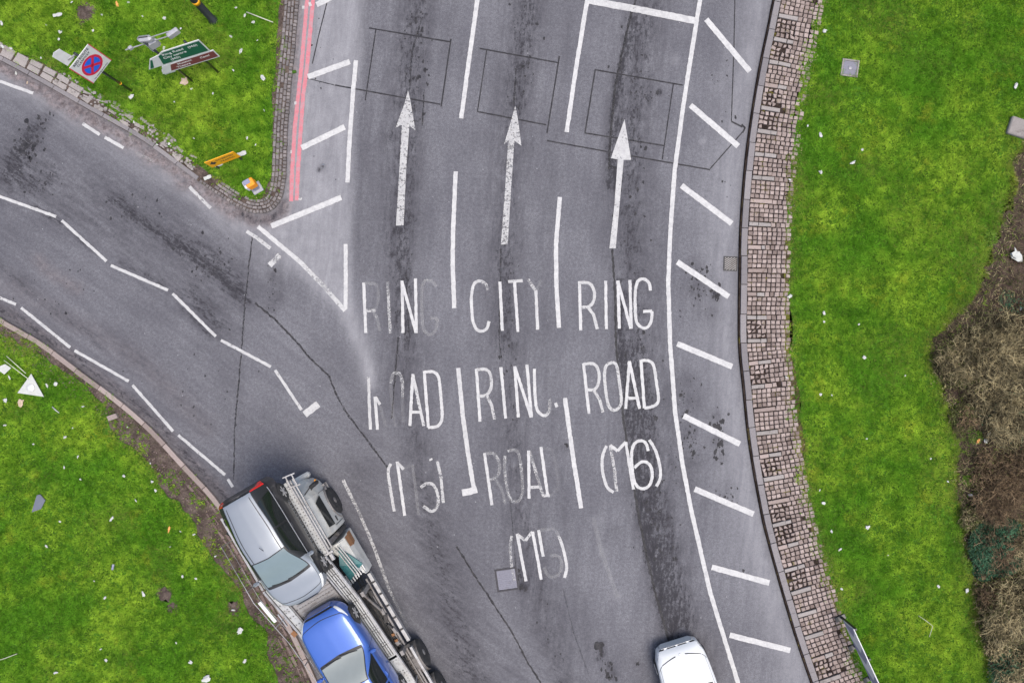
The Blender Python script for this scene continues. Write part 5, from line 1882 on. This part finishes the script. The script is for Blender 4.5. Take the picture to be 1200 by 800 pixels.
face('brown_field', [ab(2.4, 20.8), ab(2.4, 30.4), ab(-58, 29.5), ab(-52, 20.8)][::-1], 0, 'sign_brown', g2, .003)
text('Museum', .13, g2, (ab(-36, 0)[0], -.002, ab(0, 23.2)[1]), 'sign_white')
text('Theatre', .13, g2, (ab(-40, 0)[0], -.002, ab(0, 27.2)[1]), 'sign_white')
text('Canal', .13, g2, (ab(-11, 0)[0], -.002, ab(0, 24.5)[1]), 'sign_white')
for al in (-16, -52):
    mb = MB(); mb.tube([(al * U, .065, -.02), (al * U, .065, zt + (.62 if al == -52 else .05))], .036, 12); mb.build('post', 'post', gs)
# the bracket and fittings on top of the taller post
br = MB()
x0 = -52 * U
br.bar((x0 - .62, .10, zt + .46), (x0 + .80, .10, zt + .46), .025, .025)
br.bar((x0 - .10, .14, zt + .60), (x0 + .82, .14, zt + .60), .02, .02)
bo = br.build('bracket', 'steel', gs)
for x, z, s in ((x0 - .46, zt + .48, (.12, .08, .13)), (x0 + .80, zt + .52, (.34, .12, .20))):
    mb = MB(); mb.box((x, .10, z), s, .3, 0, .02); mb.build('fitting', 'sign_back', gs)
mb = MB(); mb.box((x0 + .10, .12, zt + .30), (.34, .14, .36), .2, 0, .05); mb.box((x0 + .05, .13, zt + .62), (.40, .16, .22), -.2, 0, .06); mb.box((x0 - .02, .10, zt + .10), (.13, .09, .22), 0, 0, .03)
mb.build('fitting', 'sign_back', gs)
mb = MB(); mb.box((ab(-63, 0)[0], .10, ab(0, 34)[1] + .05), (.34, .10, .18), 0, 0, .01); mb.build('back_box', 'sign_white', gs)

# yellow temporary sign
top = P(256.5, 184.5, 1.04)
ys = empty('temporary_sign', (top.x, top.y, GZ), math.radians(21), 0, 'low yellow temporary sign with black lettering and arrow near the kerb', 'road sign')
zt = 1.04 - GZ
mb = MB(); mb.prism([(x, 0, z) for x, z in rect(-.47, .47, zt - .56, zt)], (0, .02, 0)); y1 = mb.build('sign_plate', 'sign_yellow', ys)
text('DIVERTED', .125, y1, (.10, -.002, zt - .17), 'ink')
text('TRAFFIC', .125, y1, (.12, -.002, zt - .36), 'ink')
face('arrow', [(-.41, zt - .26), (-.28, zt - .10), (-.28, zt - .20), (-.22, zt - .20), (-.22, zt - .32), (-.28, zt - .32), (-.28, zt - .42)][::-1], -.003, 'ink', y1)
mb = MB()
for x in (-.38, .38):
    mb.bar((x, .04, -.02), (x, .04, zt), .035, .035)
mb.build('frame', 'dark', ys)

# little bollard on the point of the island
b = P(301, 220.5, GZ)
bo = empty('bollard', b, math.radians(30), 0, 'short white and orange bollard with a dark cap on the island point', 'bollard')
mb = MB(); mb.box((0, 0, .03), (.34, .34, .07), 0, 0, .02); mb.build('base', 'sign_back', bo)
mb = MB(); mb.box((0, 0, .26), (.20, .17, .42), 0, 0, .03); mb.build('body', 'grey_blue', bo)
mb = MB(); mb.box((.03, 0, .56), (.27, .25, .34), 0, 0, .03); mb.build('orange_lens', 'orange', bo)
mb = MB(); mb.box((-.13, 0, .56), (.08, .24, .32), 0, 0, .02); mb.build('white_panel', 'sign_white', bo)
mb = MB(); mb.box((-.03, .04, .748), (.22, .15, .04), 0, 0, .02); mb.build('cap', 'grey_blue', bo)

# black post with a yellow band, leaving the picture at the top
b = P(250, 24, GZ)
ps = empty('signal_post', b, 0, 0, 'thick black post with a yellow band at the top edge of the grass', 'post')
mb = MB(); mb.lathe([(.16, -.02), (.16, .03), (.115, .05), (.115, 1.9), (.10, 1.93)], 20); mb.build('shaft', 'post', ps)
mb = MB(); mb.lathe([(.119, 1.14), (.119, 1.30)], 20); mb.build('band', 'sign_yellow', ps)
mb = MB(); mb.lathe([(.119, 1.70), (.119, 1.80)], 20); mb.build('band', 'sign_yellow', ps)

# chevron board at the right edge of the paving
b0, b1 = P(983, 722, GZ), P(1034, 832, GZ)
dv = (b1 - b0); Lb = dv.length
cs = empty('chevron_board', b0, math.atan2(dv.y, dv.x), 0, 'long white and slate chevron board standing at the edge of the paving', 'road sign')
mb = MB(); mb.box((Lb / 2, 0, .62), (Lb, .03, .66), 0, 0, .006); cp = mb.build('board', 'sign_white', cs)
pitch = .92
for side, yy in ((-1, -.0185), (1, .0165)):
    x = -.30
    while x < Lb:
        for z0, z1, dx0, dx1 in ((.30, .62, 0, .34), (.62, .94, .34, 0)):
            q = [(max(0, min(Lb, x + dx0)), z0), (max(0, min(Lb, x + dx0 + .38)), z0), (max(0, min(Lb, x + dx1 + .38)), z1), (max(0, min(Lb, x + dx1)), z1)]
            if q[1][0] - q[0][0] > .01 or q[2][0] - q[3][0] > .01:
                face('chevron', q, yy, 'grey_blue', cp)
        x += pitch
for x in (.05, Lb * .32, Lb * .66, Lb - .05):
    mb = MB(); mb.box((x, .06, .46), (.07, .07, .96), 0, 0, .01); mb.build('post', 'post', cs)
    mb = MB(); mb.box((x, .02, .02), (.16, .34, .05), 0, 0, .01); mb.build('foot', 'post', cs)

# fallen triangular plate and its rods
b = P(37.5, 455, .13)
ft = empty('fallen_sign', b, 0, math.radians(5), 'pale triangular sign plate lying face down in the grass', 'road sign')
tri = [P(x, y) - P(37.5, 455) for x, y in ((38.8, 437.5), (52, 464.5), (21.5, 460))]
mb = MB(); mb.prism([(p.x, p.y, .05) for p in tri], (0, 0, -.012)); tp = mb.build('plate', 'sign_back' if False else 'paper', ft)
mb = MB(); mb.lathe([(.13, .052), (.125, .075), (.02, .08)], 20, (0, .03, 0)); mb.build('disc', 'sign_white', tp)
mb = MB()
for d_ in (((8, 422), (36, 444)), ((11, 417), (33, 437))):
    a_, c_ = (P(*q) - P(37.5, 455) for q in d_)
    mb.tube([(a_.x, a_.y, .03), (c_.x, c_.y, .06)], .013, 6)
mb.build('rod', 'wire', ft)


# ------------------------------------------------------------------ covers
def cover(name, label, cat, c, size, rz, z, mat, inner=None):
    o = empty(name, P(c[0], c[1], 0) + Vector((0, 0, z)), rz, 0, label, cat)
    w, l = size
    mb = MB()
    t = .05
    for s in (-1, 1):
        mb.box((s * (w / 2 - t / 2), 0, .005), (t, l, .05), 0, 0, .005, tone=.6)
        mb.box((0, s * (l / 2 - t / 2), .0055), (w - 2 * t - .004, t, .05), 0, 0, .005, tone=.5)
    mb.build('frame', 'concrete' if inner == 'spot' else 'cover_frame', o)
    mb = MB(); mb.box((0, 0, -.002), (w - 2 * t - .012, l - 2 * t - .012, .04), 0, 0, .006, tone=.6)
    if inner == 'ribs':
        for k in np.linspace(-.36, .36, 9):
            mb.box((0, k * l, .02), ((w - 2 * t) * .86, .012, .008), 0, 0, tone=.8)
    mb.build('lid', mat, o)
    if inner == 'spot':
        m2 = MB(); m2.lathe([(.06, .018), (.055, .028), (.01, .03)], 14); m2.build('key_hole', 'sign_back', o)
    return o


cover('manhole_cover', 'square pale manhole cover set in the road below the bottom marking', 'manhole cover', (594, 678.5), (.70, .72), math.radians(8), -.012, 'metal_cover', 'ribs')
cover('inspection_cover', 'small square grey inspection cover set in the mown grass', 'inspection cover', (994, 81.5), (.54, .54), math.radians(-8), .10, 'metal_cover', 'spot')
o = empty('concrete_slab', P(1197, 152, .1), math.radians(-18), 0, 'rough concrete slab at the right edge beside the shrub bed', 'slab')
mb = MB(); mb.box((0, 0, .06), (.92, .56, .14), 0, 0, .03); mb.build('block', 'concrete', o)
mb = MB(); mb.lathe([(.07, .131), (.065, .14), (.02, .141)], 12, (.1, -.05, 0)); mb.build('socket', 'dark', o)
# gully grate
gq = empty('drain_grate', P(856, 309, .004), math.radians(-2), 0, 'black iron gully grate with slanting bars beside the right kerb', 'drain')
mb = MB()
for s in (-1, 1):
    mb.box((s * .205, 0, .006), (.03, .46, .02)); mb.box((0, s * .215, .0065), (.376, .03, .02))
mb.build('frame', 'dark', gq)
mb = MB(); mb.box((0, 0, .001), (.38, .40, .004)); mb.build('pit', 'black', gq)
mb = MB()
for k in np.arange(-.36, .37, .066):
    x0, x1 = -.185, .185
    z0, z1 = k - .13, k + .13
    if z0 < -.195: x0 += (-.195 - z0) / .26 * .37; z0 = -.195
    if z1 > .195: x1 -= (z1 - .195) / .26 * .37; z1 = .195
    if x1 - x0 > .03: mb.bar((x0, z0, .012), (x1, z1, .012), .022, .012)
mb.build('bar', 'grimy', gq)


# ------------------------------------------------------------------ litter
def scrap_mesh(seed, size, flat=.35, seg=3):
    r = np.random.default_rng(seed)
    import bmesh
    bm = bmesh.new()
    bmesh.ops.create_icosphere(bm, subdivisions=2, radius=1)
    size = size * .80
    ax = r.uniform(.40, .95), r.uniform(.75, 1.3), flat * .7 * r.uniform(.7, 1.3)
    k = r.normal(0, 2.2, (4, 3)); ph = r.uniform(0, 6, 4)
    for v in bm.verts:
        n = sum(math.sin(float(k[i] @ np.array(v.co)) * 1.8 + ph[i]) for i in range(4)) * .20 + r.normal(0, .12)
        c = v.co * (1 + n)
        v.co = Vector((c.x * ax[0], c.y * ax[1], c.z * ax[2])) * (size / 2)
    me = bpy.data.meshes.new('litter')
    bm.to_mesh(me); bm.free()
    me.attributes.new('tone', 'FLOAT', 'POINT')
    return me


def scrap(px, py, size, mat, label, group=None, z=GZ, flat=.35, name='litter_scrap', cat='litter'):
    me = scrap_mesh(int(px * 7 + py * 13) % 100000, size, flat)
    me.materials.append(M[mat])
    o = bpy.data.objects.new(name, me)
    COL.objects.link(o)
    o.location = P(px, py, z) + Vector((0, 0, size * flat * .30 + (.03 if z > .05 else 0)))
    o.rotation_euler = (0, 0, (px * 3.7 + py * 1.3) % 6.28)
    return tag(o, label, cat, group)


def stick(name, a, b, r, mat, label, z=GZ + .05, cat='litter'):
    mb = MB()
    p, q = P(*a, 0), P(*b, 0)
    mb.tube([(p.x, p.y, z), ((p.x + q.x) / 2 + .01, (p.y + q.y) / 2 - .01, z + .015), (q.x, q.y, z)], [r, r, r * .8], 6)
    o = mb.build(name, mat)
    return tag(o, label, cat)


g1_ = ('white scrap of litter lying in the island grass among the signs', 'white litter scraps on the pointed traffic island')
for x, y, s in ((85, 3.7, .13), (151, 4, .13), (3, 28, .16), (110, 36.5, .11), (71, 38, .13), (70, 46.5, .11), (193.5, 22, .15), (212.5, 34.5, .12), (4, 55.5, .14), (14, 57.5, .10),
                (282.5, 60.5, .16), (271, 43.7, .10), (287.5, 19.5, .12), (297.5, 27, .13), (225, 105, .13), (157.5, 143.7, .09), (227.5, 162.5, .08), (290, 162.5, .10), (185, 170, .10),
                (199, 169, .11), (49, 68.5, .08), (168, 20, .10), (193, 57, .11), (277, 10, .09), (274, 83, .10), (302, 48, .08), (250, 110, .07), (55, 30, .07), (205, 120, .06), (120, 18, .07), (310, 130, .08), (300, 170, .07)):
    scrap(x, y, s, 'paper', *g1_)
for x, y, w_, h_, rz, lab in ((71.5, 20.5, .28, .10, .2, 'flat white wrapper in the grass above the small square sign plate'), (285.5, 182, .30, .13, .35, 'flat white wrapper just right of the yellow sign'),
                              (246, 209.5, .24, .11, .4, 'flat white wrapper on the kerb below the yellow sign'), (259, 194.8, .26, .09, .3, 'white strip under the lower edge of the yellow sign')):
    mb = MB()
    n_ = 6
    vs = []
    for i in range(n_):
        for j in range(4):
            vs.append(((i / (n_ - 1) - .5) * w_, (j / 3 - .5) * h_ * (1 + .15 * math.sin(i * 2.1)), .02 + .018 * math.sin(i * 1.7 + j)))
    mb.add(vs, [(i * 4 + j, i * 4 + 4 + j, i * 4 + 5 + j, i * 4 + 1 + j) for i in range(n_ - 1) for j in range(3)], smooth=True)
    ob = mb.build('wrapper', 'paper', loc=P(x, y, 0) + Vector((0, 0, .15)), rz=rz)
    tag(ob, lab, 'litter')
scrap(138, 6, .20, 'peel', 'orange scrap in the grass near the top edge of the island')
scrap(217.5, 96.5, .30, 'card', 'beige lump of card in the grass below the brown sign panel', flat=.4)
scrap(155, 113.8, .22, 'paper', 'pale lump at the foot of the no-stopping sign', flat=.4)
scrap(344, 85, .22, 'leaf_bright', 'weed with pale flowers growing from the edging into the red line', z=0.02, flat=.6, name='weed', cat='weed')
scrap(309, 92, .26, 'paper', 'white scrap in the grass beside the edging, level with a hatch bar')
stick('cane', (291, 17), (322, 29), .018, 'wire', 'thin pale cane lying in the grass near the top of the island')
scrap(19, 86, .12, 'paper', 'white scrap in the gutter at the left edge above the road', z=0)
scrap(32, 97, .10, 'card', 'pale scrap in the gutter below the white one at the left edge', z=0)
scrap(379, 193, .16, 'slate', 'dark narrow rag on the hatched area beside the red line', z=0, flat=.25)

g2_ = ('white scrap of litter in the grass on the verge left of the transporter', 'white litter scraps on the grass left of the car transporter')
for x, y, s in ((12, 442, .13), (7.5, 469, .14), (56, 452, .14), (66, 450, .14), (98, 476, .11), (7, 498, .12), (77, 512, .13), (76, 547, .09), (92, 535, .11), (146, 557, .13), (179, 564, .10), (183, 574, .11),
                (160, 586, .10), (177, 542.5, .08), (86, 501, .07), (95, 561, .07), (132, 607, .17), (71, 610.5, .08), (55.5, 639.5, .11), (228, 625.5, .10), (212, 622, .08), (111, 680, .07), (124, 699.5, .15),
                (169, 695.5, .17), (214.5, 674.5, .14), (230, 677, .08), (253, 651, .09), (274, 714, .12), (223.7, 775, .14), (287, 774, .13), (125, 772.5, .13), (119, 759.5, .08), (207, 752, .07), (66, 787, .15), (150, 500, .06), (40, 520, .06), (200, 640, .06)):
    scrap(x, y, s, 'paper', *g2_)
scrap(282, 738, .26, 'paper', 'bright white crumpled paper near the transporter on the left verge', flat=.4)
scrap(243, 793, .32, 'paper', 'torn cluster of white paper at the foot of the left verge', flat=.5)
scrap(199, 619.5, .20, 'peel', 'orange peel-like scrap in the grass left of the silver car')
scrap(26, 472, .26, 'card', 'beige card scrap below the fallen triangular plate')
# crushed can: a cylinder pinched in the middle
cn = empty('drinks_can', P(132.3, 664, .16), math.radians(80), 0, 'blue and silver drinks can lying in the grass of the left verge', 'can')
mb = MB(); mb.lathe([(.028, -.085), (.040, -.075), (.033, -.01), (.040, .06), (.040, .072)], 16, axis='X'); mb.build('can_body', 'grey_blue', cn)
mb = MB(); mb.lathe([(.040, .0725), (.028, .088)], 16, axis='X'); mb.build('can_end', 'trim', cn)
# pale square plate at the left edge
mb = MB(); mb.prism([P(x, y, .16) for x, y in ((-6, 431), (6, 426.5), (13, 431), (5, 438.5))], (0, 0, -.015)); tag(mb.build('square_plate', 'paper'), 'pale square plate lying at the left edge above the fallen triangle', 'plate')
mb = MB(); mb.prism([P(x, y, .17) for x, y in ((37, 600), (43, 580), (47, 579), (53, 586), (48, 596))], (0, 0, -.02)); tag(mb.build('slate_piece', 'slate'), 'dark grey slate-like piece lying in the grass of the left verge', 'slate')
mb = MB(); mb.stone([P(x, y) for x, y in ((128.5, 487), (139, 483.5), (142, 488.5), (131, 492.5))], .08, .19, .01); tag(mb.build('loose_brick', 'kerb_pink'), 'loose pale brick lying on the bare strip behind the lower kerb', 'brick')
stick('stick', (65, 476), (73, 483), .018, 'paper', 'short white stick in the grass right of the fallen triangle')
stick('cane', (-6, 773), (24, 763), .012, 'wire', 'thin pale cane at the left edge near the foot of the verge')

g3_ = ('white scrap of litter lying in the mown grass right of the paving', 'white litter scraps on the mown grass right of the paved strip')
for x, y, s in ((966, 37, .17), (961, 159, .16), (1010, 176, .10), (998.5, 191, .20), (1189, 101, .22), (946, 148, .07), (961, 202, .16), (925, 211, .13), (925, 347, .18), (965, 367, .20), (965, 377, .11), (1006, 380, .07),
                (1012, 418.7, .15), (921, 442, .12), (961, 462, .10), (974, 462.5, .09), (1015, 513.7, .08), (1110, 563.7, .09), (964.5, 589, .17), (1090, 537, .08), (974, 622, .10), (1016, 617, .18), (984, 643, .12), (986, 689.5, .12), (1099, 686.5, .12), (960, 574, .07), (1060, 440, .06), (1040, 650, .06)):
    scrap(x, y, s, 'paper', *g3_)
g4_ = ('white scrap of litter on the bare soil of the shrub bed', 'white litter scraps in the shrub bed')
for x, y, s in ((1158, 508, .15), (1154.5, 516, .18), (1136, 579.5, .15), (1132, 691, .16), (1187, 378, .12), (1195, 362, .10)):
    scrap(x, y, s, 'paper', *g4_, z=.14)
scrap(1189, 300, .42, 'paper', 'large white plastic bag on the bare soil of the shrub bed', z=.12, flat=.45)
scrap(1145, 516, .18, 'peel', 'orange scrap on the soil between two shrubs', z=.14)
mb = MB(); mb.tube([(*P(1072, 718)[:2], .20), (*P(1081, 724)[:2], .22), (*P(1088.5, 730)[:2], .20), (*P(1085, 743)[:2], .18)], .009, 5); tag(mb.build('bent_wire', 'wire'), 'thin bent wire lying in the mown grass near the shrubs', 'wire')


# ------------------------------------------------------------------ shrubs
def shrub(c, r, h, n, mats, label, leaf=0, leafmat=None, seed=1, up=.7, thick=.007):
    rr = np.random.default_rng(seed)
    base = P(c[0], c[1], .09)
    root = empty('shrub', base, 0, 0, label, 'shrub', 'shrubs in the bed on the right')
    tw = MB()
    lf = MB()
    random.seed(seed)
    sub = rr.uniform(-1, 1, (7, 2)) * r * .6
    st = MB()
    for k in range(7):
        a = 2 * PI * k / 7 + rr.uniform(-.3, .3)
        st.tube([(0.03 * math.cos(a), .03 * math.sin(a), -.04), (sub[k, 0] * .5, sub[k, 1] * .5, h * .35), (sub[k, 0], sub[k, 1], h * .62)], [.022, .017, .010], 6, tone=.2)
    st.build('stem', mats[0], root)
    for i in range(n):
        k = i % 7
        o = Vector((sub[k, 0], sub[k, 1], 0)) * rr.uniform(.3, 1.2) + Vector((rr.normal(0, r * .22), rr.normal(0, r * .22), h * rr.uniform(.15, .75)))
        rad = math.hypot(o.x, o.y)
        if rad > r * .9:
            o.x *= r * .9 / rad; o.y *= r * .9 / rad
        az = math.atan2(o.y, o.x) + rr.normal(0, 1.3)
        el = rr.uniform(-.1, 1.25) * up
        L = r * rr.uniform(.10, .34)
        d = Vector((math.cos(az) * math.cos(el), math.sin(az) * math.cos(el), math.sin(el)))
        bend = Vector((rr.normal(0, .3), rr.normal(0, .3), rr.normal(0, .25)))
        p1 = o + d * L * .5; p2 = o + (d + bend).normalized() * L
        t = thick * rr.uniform(.6, 1.6)
        tone = float(np.clip(rr.normal(.5, .42), 0, 1))
        tw.tube([o, p1, p2], [t, t * .8, t * .4], 3, caps=False, tone=tone)
        if rr.uniform() < .6:
            for sd in (-1, 1):
                q = p1 + Vector((math.cos(az + sd * .9), math.sin(az + sd * .9), .35)) * L * rr.uniform(.25, .5)
                tw.tube([p1, q], [t * .7, t * .35], 3, caps=False, tone=tone)
    tw.build('branches', mats[1], root)
    if leaf:
        for i in range(leaf):
            a, q = rr.uniform(0, 2 * PI), math.sqrt(rr.uniform()) * r
            lump = .75 + .25 * math.sin(a * 3 + seed) * math.cos(q * 5)
            if rr.uniform() > .35 + .65 * lump: continue
            z = h * (1 - .45 * (q / r) ** 2) * lump * rr.uniform(.35, 1.0)
            s = rr.uniform(.016, .036)
            m = Matrix.Translation((q * math.cos(a), q * math.sin(a), z)) @ Matrix.Rotation(rr.uniform(0, 6.28), 4, 'Z') @ Matrix.Rotation(rr.normal(0, .55), 4, 'X')
            lf.add([m @ Vector(v) for v in ((-s, 0, 0), (0, -s * .55, .004), (s, 0, 0), (0, s * .55, .004))], [(0, 1, 2, 3)], tone=float(np.clip(rr.normal(.45, .28), 0, 1)))
        lf.build('leaves', leafmat, root)
    return root


shrub((1158, 418), 1.45, .85, 3600, ('twig_brown', 'twig'), 'large dry straw-coloured shrub with bare twigs at the top of the bed', 500, 'leaf_olive', 21)
shrub((1120, 425), .85, .45, 1700, ('twig_brown', 'twig'), 'low olive and straw shrub spilling onto the mown grass', 1500, 'leaf_olive', 22)
shrub((1185, 480), 1.25, .80, 3000, ('twig_brown', 'twig'), 'dry grey-brown shrub below the large straw-coloured one', 500, 'leaf_dark', 23)
shrub((1195, 385), .95, .60, 1400, ('twig_brown', 'twig_brown'), 'dark green and brown shrub at the right edge above the straw-coloured one', 900, 'leaf_dark', 24)
shrub((1176, 572), 1.20, .70, 2700, ('twig_brown', 'twig_brown'), 'rust-brown bare shrub above the dark green one', 500, 'leaf_olive', 25)
shrub((1166, 638), .95, .62, 700, ('twig_brown', 'twig_brown'), 'dark green leafy shrub in the middle of the bed', 9500, 'leaf_dark', 26)
shrub((1200, 640), .9, .7, 1400, ('twig_brown', 'twig'), 'twiggy olive shrub at the right edge beside the dark green one', 1200, 'leaf_olive', 30)
shrub((1184, 712), 1.20, .80, 2800, ('twig_brown', 'twig'), 'grey-green twiggy shrub below the dark green one', 2600, 'leaf_olive', 27)
shrub((1192, 782), 1.05, .70, 2100, ('twig_brown', 'twig'), 'dull green twiggy shrub in the bottom right corner', 5200, 'leaf_dark', 28)
shrub((1152, 664), .42, .30, 160, ('twig_brown', 'twig_brown'), 'small dark leafy shrub at the grass edge beside the dark green one', 2200, 'leaf_dark', 29)


for c_, r_, n_, lab, lf, sd in (((1146, 470), .70, 900, 'low straw-coloured shrub between the olive one and the grey-brown one', 200, 51),
                               ((1150, 548), .62, 700, 'small brown shrub above the rust-brown one, close to the grass', 200, 52),
                               ((1158, 596), .60, 800, 'small twiggy brown shrub between the rust-brown one and the dark green one', 300, 53),
                               ((1158, 694), .60, 800, 'small grey twiggy shrub at the grass edge above the bottom corner', 300, 54),
                               ((1172, 752), .66, 900, 'small twiggy olive shrub between the grey-green one and the corner', 500, 55),
                               ((1126, 488), .45, 420, 'small olive tuft-like shrub at the grass edge below the low olive one', 700, 58),
                               ((1133, 606), .40, 300, 'tiny olive shrub at the grass edge level with the rust-brown one', 600, 59),
                               ((1200, 545), .9, 1300, 'brown twiggy shrub at the right edge above the rust-brown one', 300, 56),
                               ((1196, 440), .9, 1300, 'bare grey twiggy shrub at the right edge below the dark green and brown one', 200, 57)):
    shrub(c_, r_, .5, n_, ('twig_brown', 'twig' if sd % 2 else 'twig_brown'), lab, lf, 'leaf_olive', sd)


def undergrowth():
    rr = np.random.default_rng(77)
    bp = np.array(bed_poly)
    mb = MB()
    p = rr.uniform((12.9, -12.2), (17.4, 9.2), (30000, 2))
    p = p[inside(p, bp)]
    ed = seg_dist(p, bedl)
    nz = vnoise(p, 1.1, 61)
    q = px_to(p)
    dens = np.clip(.45 + .5 * (q[:, 1] > 330) + .35 * nz, .15, 1)
    p = p[rr.uniform(0, 1, len(p)) < dens]
    for x, y in p:
        a, el = rr.uniform(0, 6.28), rr.uniform(-.05, .7)
        L = rr.uniform(.06, .24); t = rr.uniform(.004, .009)
        z = .11 + rr.uniform(0, .10)
        d = Vector((math.cos(a) * math.cos(el), math.sin(a) * math.cos(el), math.sin(el)))
        o = Vector((x, y, z))
        mb.tube([o, o + d * L * .5 + Vector((rr.normal(0, .015), rr.normal(0, .015), 0)), o + d * L], [t, t * .8, t * .4], 3, mi=int(rr.choice((0, 0, 1, 2, 2))), caps=False, tone=float(np.clip(rr.normal(.5, .4), 0, 1)))
    for i in range(5200):
        j = rr.integers(0, len(bedl))
        u = rr.uniform()
        b_ = bedl[j] * (1 - u) + bedl[min(j + 1, len(bedl) - 1)] * u + rr.normal(0, .17, 2) + np.array((.06, 0))
        if vnoise(b_[None], 2.0, 71)[0] < rr.uniform(-.9, .5):
            continue
        s_ = rr.uniform(.010, .026)
        m = Matrix.Translation((b_[0], b_[1], .115 + rr.uniform(0, .07))) @ Matrix.Rotation(rr.uniform(0, 6.28), 4, 'Z') @ Matrix.Rotation(rr.normal(0, .6), 4, 'X')
        mb.add([m @ Vector(v) for v in ((-s_, 0, 0), (0, -s_ * .5, .003), (s_, 0, 0), (0, s_ * .5, .003))], [(0, 1, 2, 3)], int(rr.choice((2, 2, 3, 0))), float(np.clip(rr.normal(.5, .35), 0, 1)))
    tag(mb.build('undergrowth', ['twig', 'twig_brown', 'leaf_olive', 'leaf_bright']), 'tangled dry undergrowth covering the soil of the shrub bed', 'undergrowth', kind='stuff')


undergrowth()


def clump(c, r, label, seed, mat='leaf_bright', n=220):
    rr = np.random.default_rng(seed)
    mb = MB()
    b = P(c[0], c[1], .1)
    for i in range(n):
        a, q = rr.uniform(0, 6.28), math.sqrt(rr.uniform()) * r
        s = rr.uniform(.012, .028)
        m = Matrix.Translation((q * math.cos(a), q * math.sin(a), .03 + .10 * (1 - q / r) * rr.uniform(.2, 1) + .02)) @ Matrix.Rotation(rr.uniform(0, 6.28), 4, 'Z') @ Matrix.Rotation(rr.normal(0, .6), 4, 'X')
        mb.add([m @ Vector(v) for v in ((-s, 0, 0), (0, -s * .6, .003), (s, 0, 0), (0, s * .6, .003))], [(0, 1, 2, 3)])
    tag(mb.build('weed', mat, loc=b), label, 'weed')


clump((1132.5, 562), .17, 'small bright green weed at the edge of the soil above the paler pair', 41)
clump((1139, 645), .20, 'bright green weed at the grass edge beside the dark green shrub', 42)
clump((1135.5, 663), .22, 'bright yellow-green weed just below another at the bed edge', 43)
clump((1160, 280), .25, 'bright green weed on the soil edge below the concrete slab', 44)
clump((1178, 350), .28, 'dark green weed on bare soil above the shrubs', 45, 'leaf_dark')
clump((1142, 512), .24, 'mid green weed between the grass and the orange scrap', 46, 'leaf_bright')


# ------------------------------------------------------------------ daylight and camera
w = bpy.data.worlds.new('World')
SC.world = w
w.use_nodes = True
nt = w.node_tree
bg = nt.nodes['Background']
sky = nt.nodes.new('ShaderNodeTexSky')
sky.sky_type = 'NISHITA'
sky.sun_disc = False
SUN_EL, SUN_AZ = math.radians(72), math.radians(122)      # azimuth from +Y towards +X
sky.sun_elevation = SUN_EL
sky.sun_rotation = SUN_AZ
sky.air_density = 1.0
sky.dust_density = 4.0
sky.ozone_density = 1.0
nt.links.new(sky.outputs[0], bg.inputs[0])
bg.inputs[1].default_value = 0.125
ld_ = bpy.data.lights.new('sun', 'SUN')
ld_.energy = 1.4
ld_.angle = math.radians(28)
ld_.color = (1.0, 0.95, 0.88)
so = bpy.data.objects.new('sun', ld_)
COL.objects.link(so)
dirv = Vector((math.sin(SUN_AZ) * math.cos(SUN_EL), math.cos(SUN_AZ) * math.cos(SUN_EL), math.sin(SUN_EL)))
so.rotation_euler = dirv.to_track_quat('Z', 'Y').to_euler()
so.location = dirv * 40

cam = bpy.data.cameras.new('camera')
cam.sensor_width = 36
cam.lens = F / 1200 * 36
cam.clip_end = 2000
co = bpy.data.objects.new('camera', cam)
COL.objects.link(co)
co.location = (0, 0, H)
co.rotation_euler = (0, 0, 0)
SC.camera = co
SC.view_settings.view_transform = 'Standard'
SC.view_settings.look = 'None'
SC.view_settings.gamma = 1
SC.view_settings.exposure = 0.95
SC.cycles.max_bounces = 6
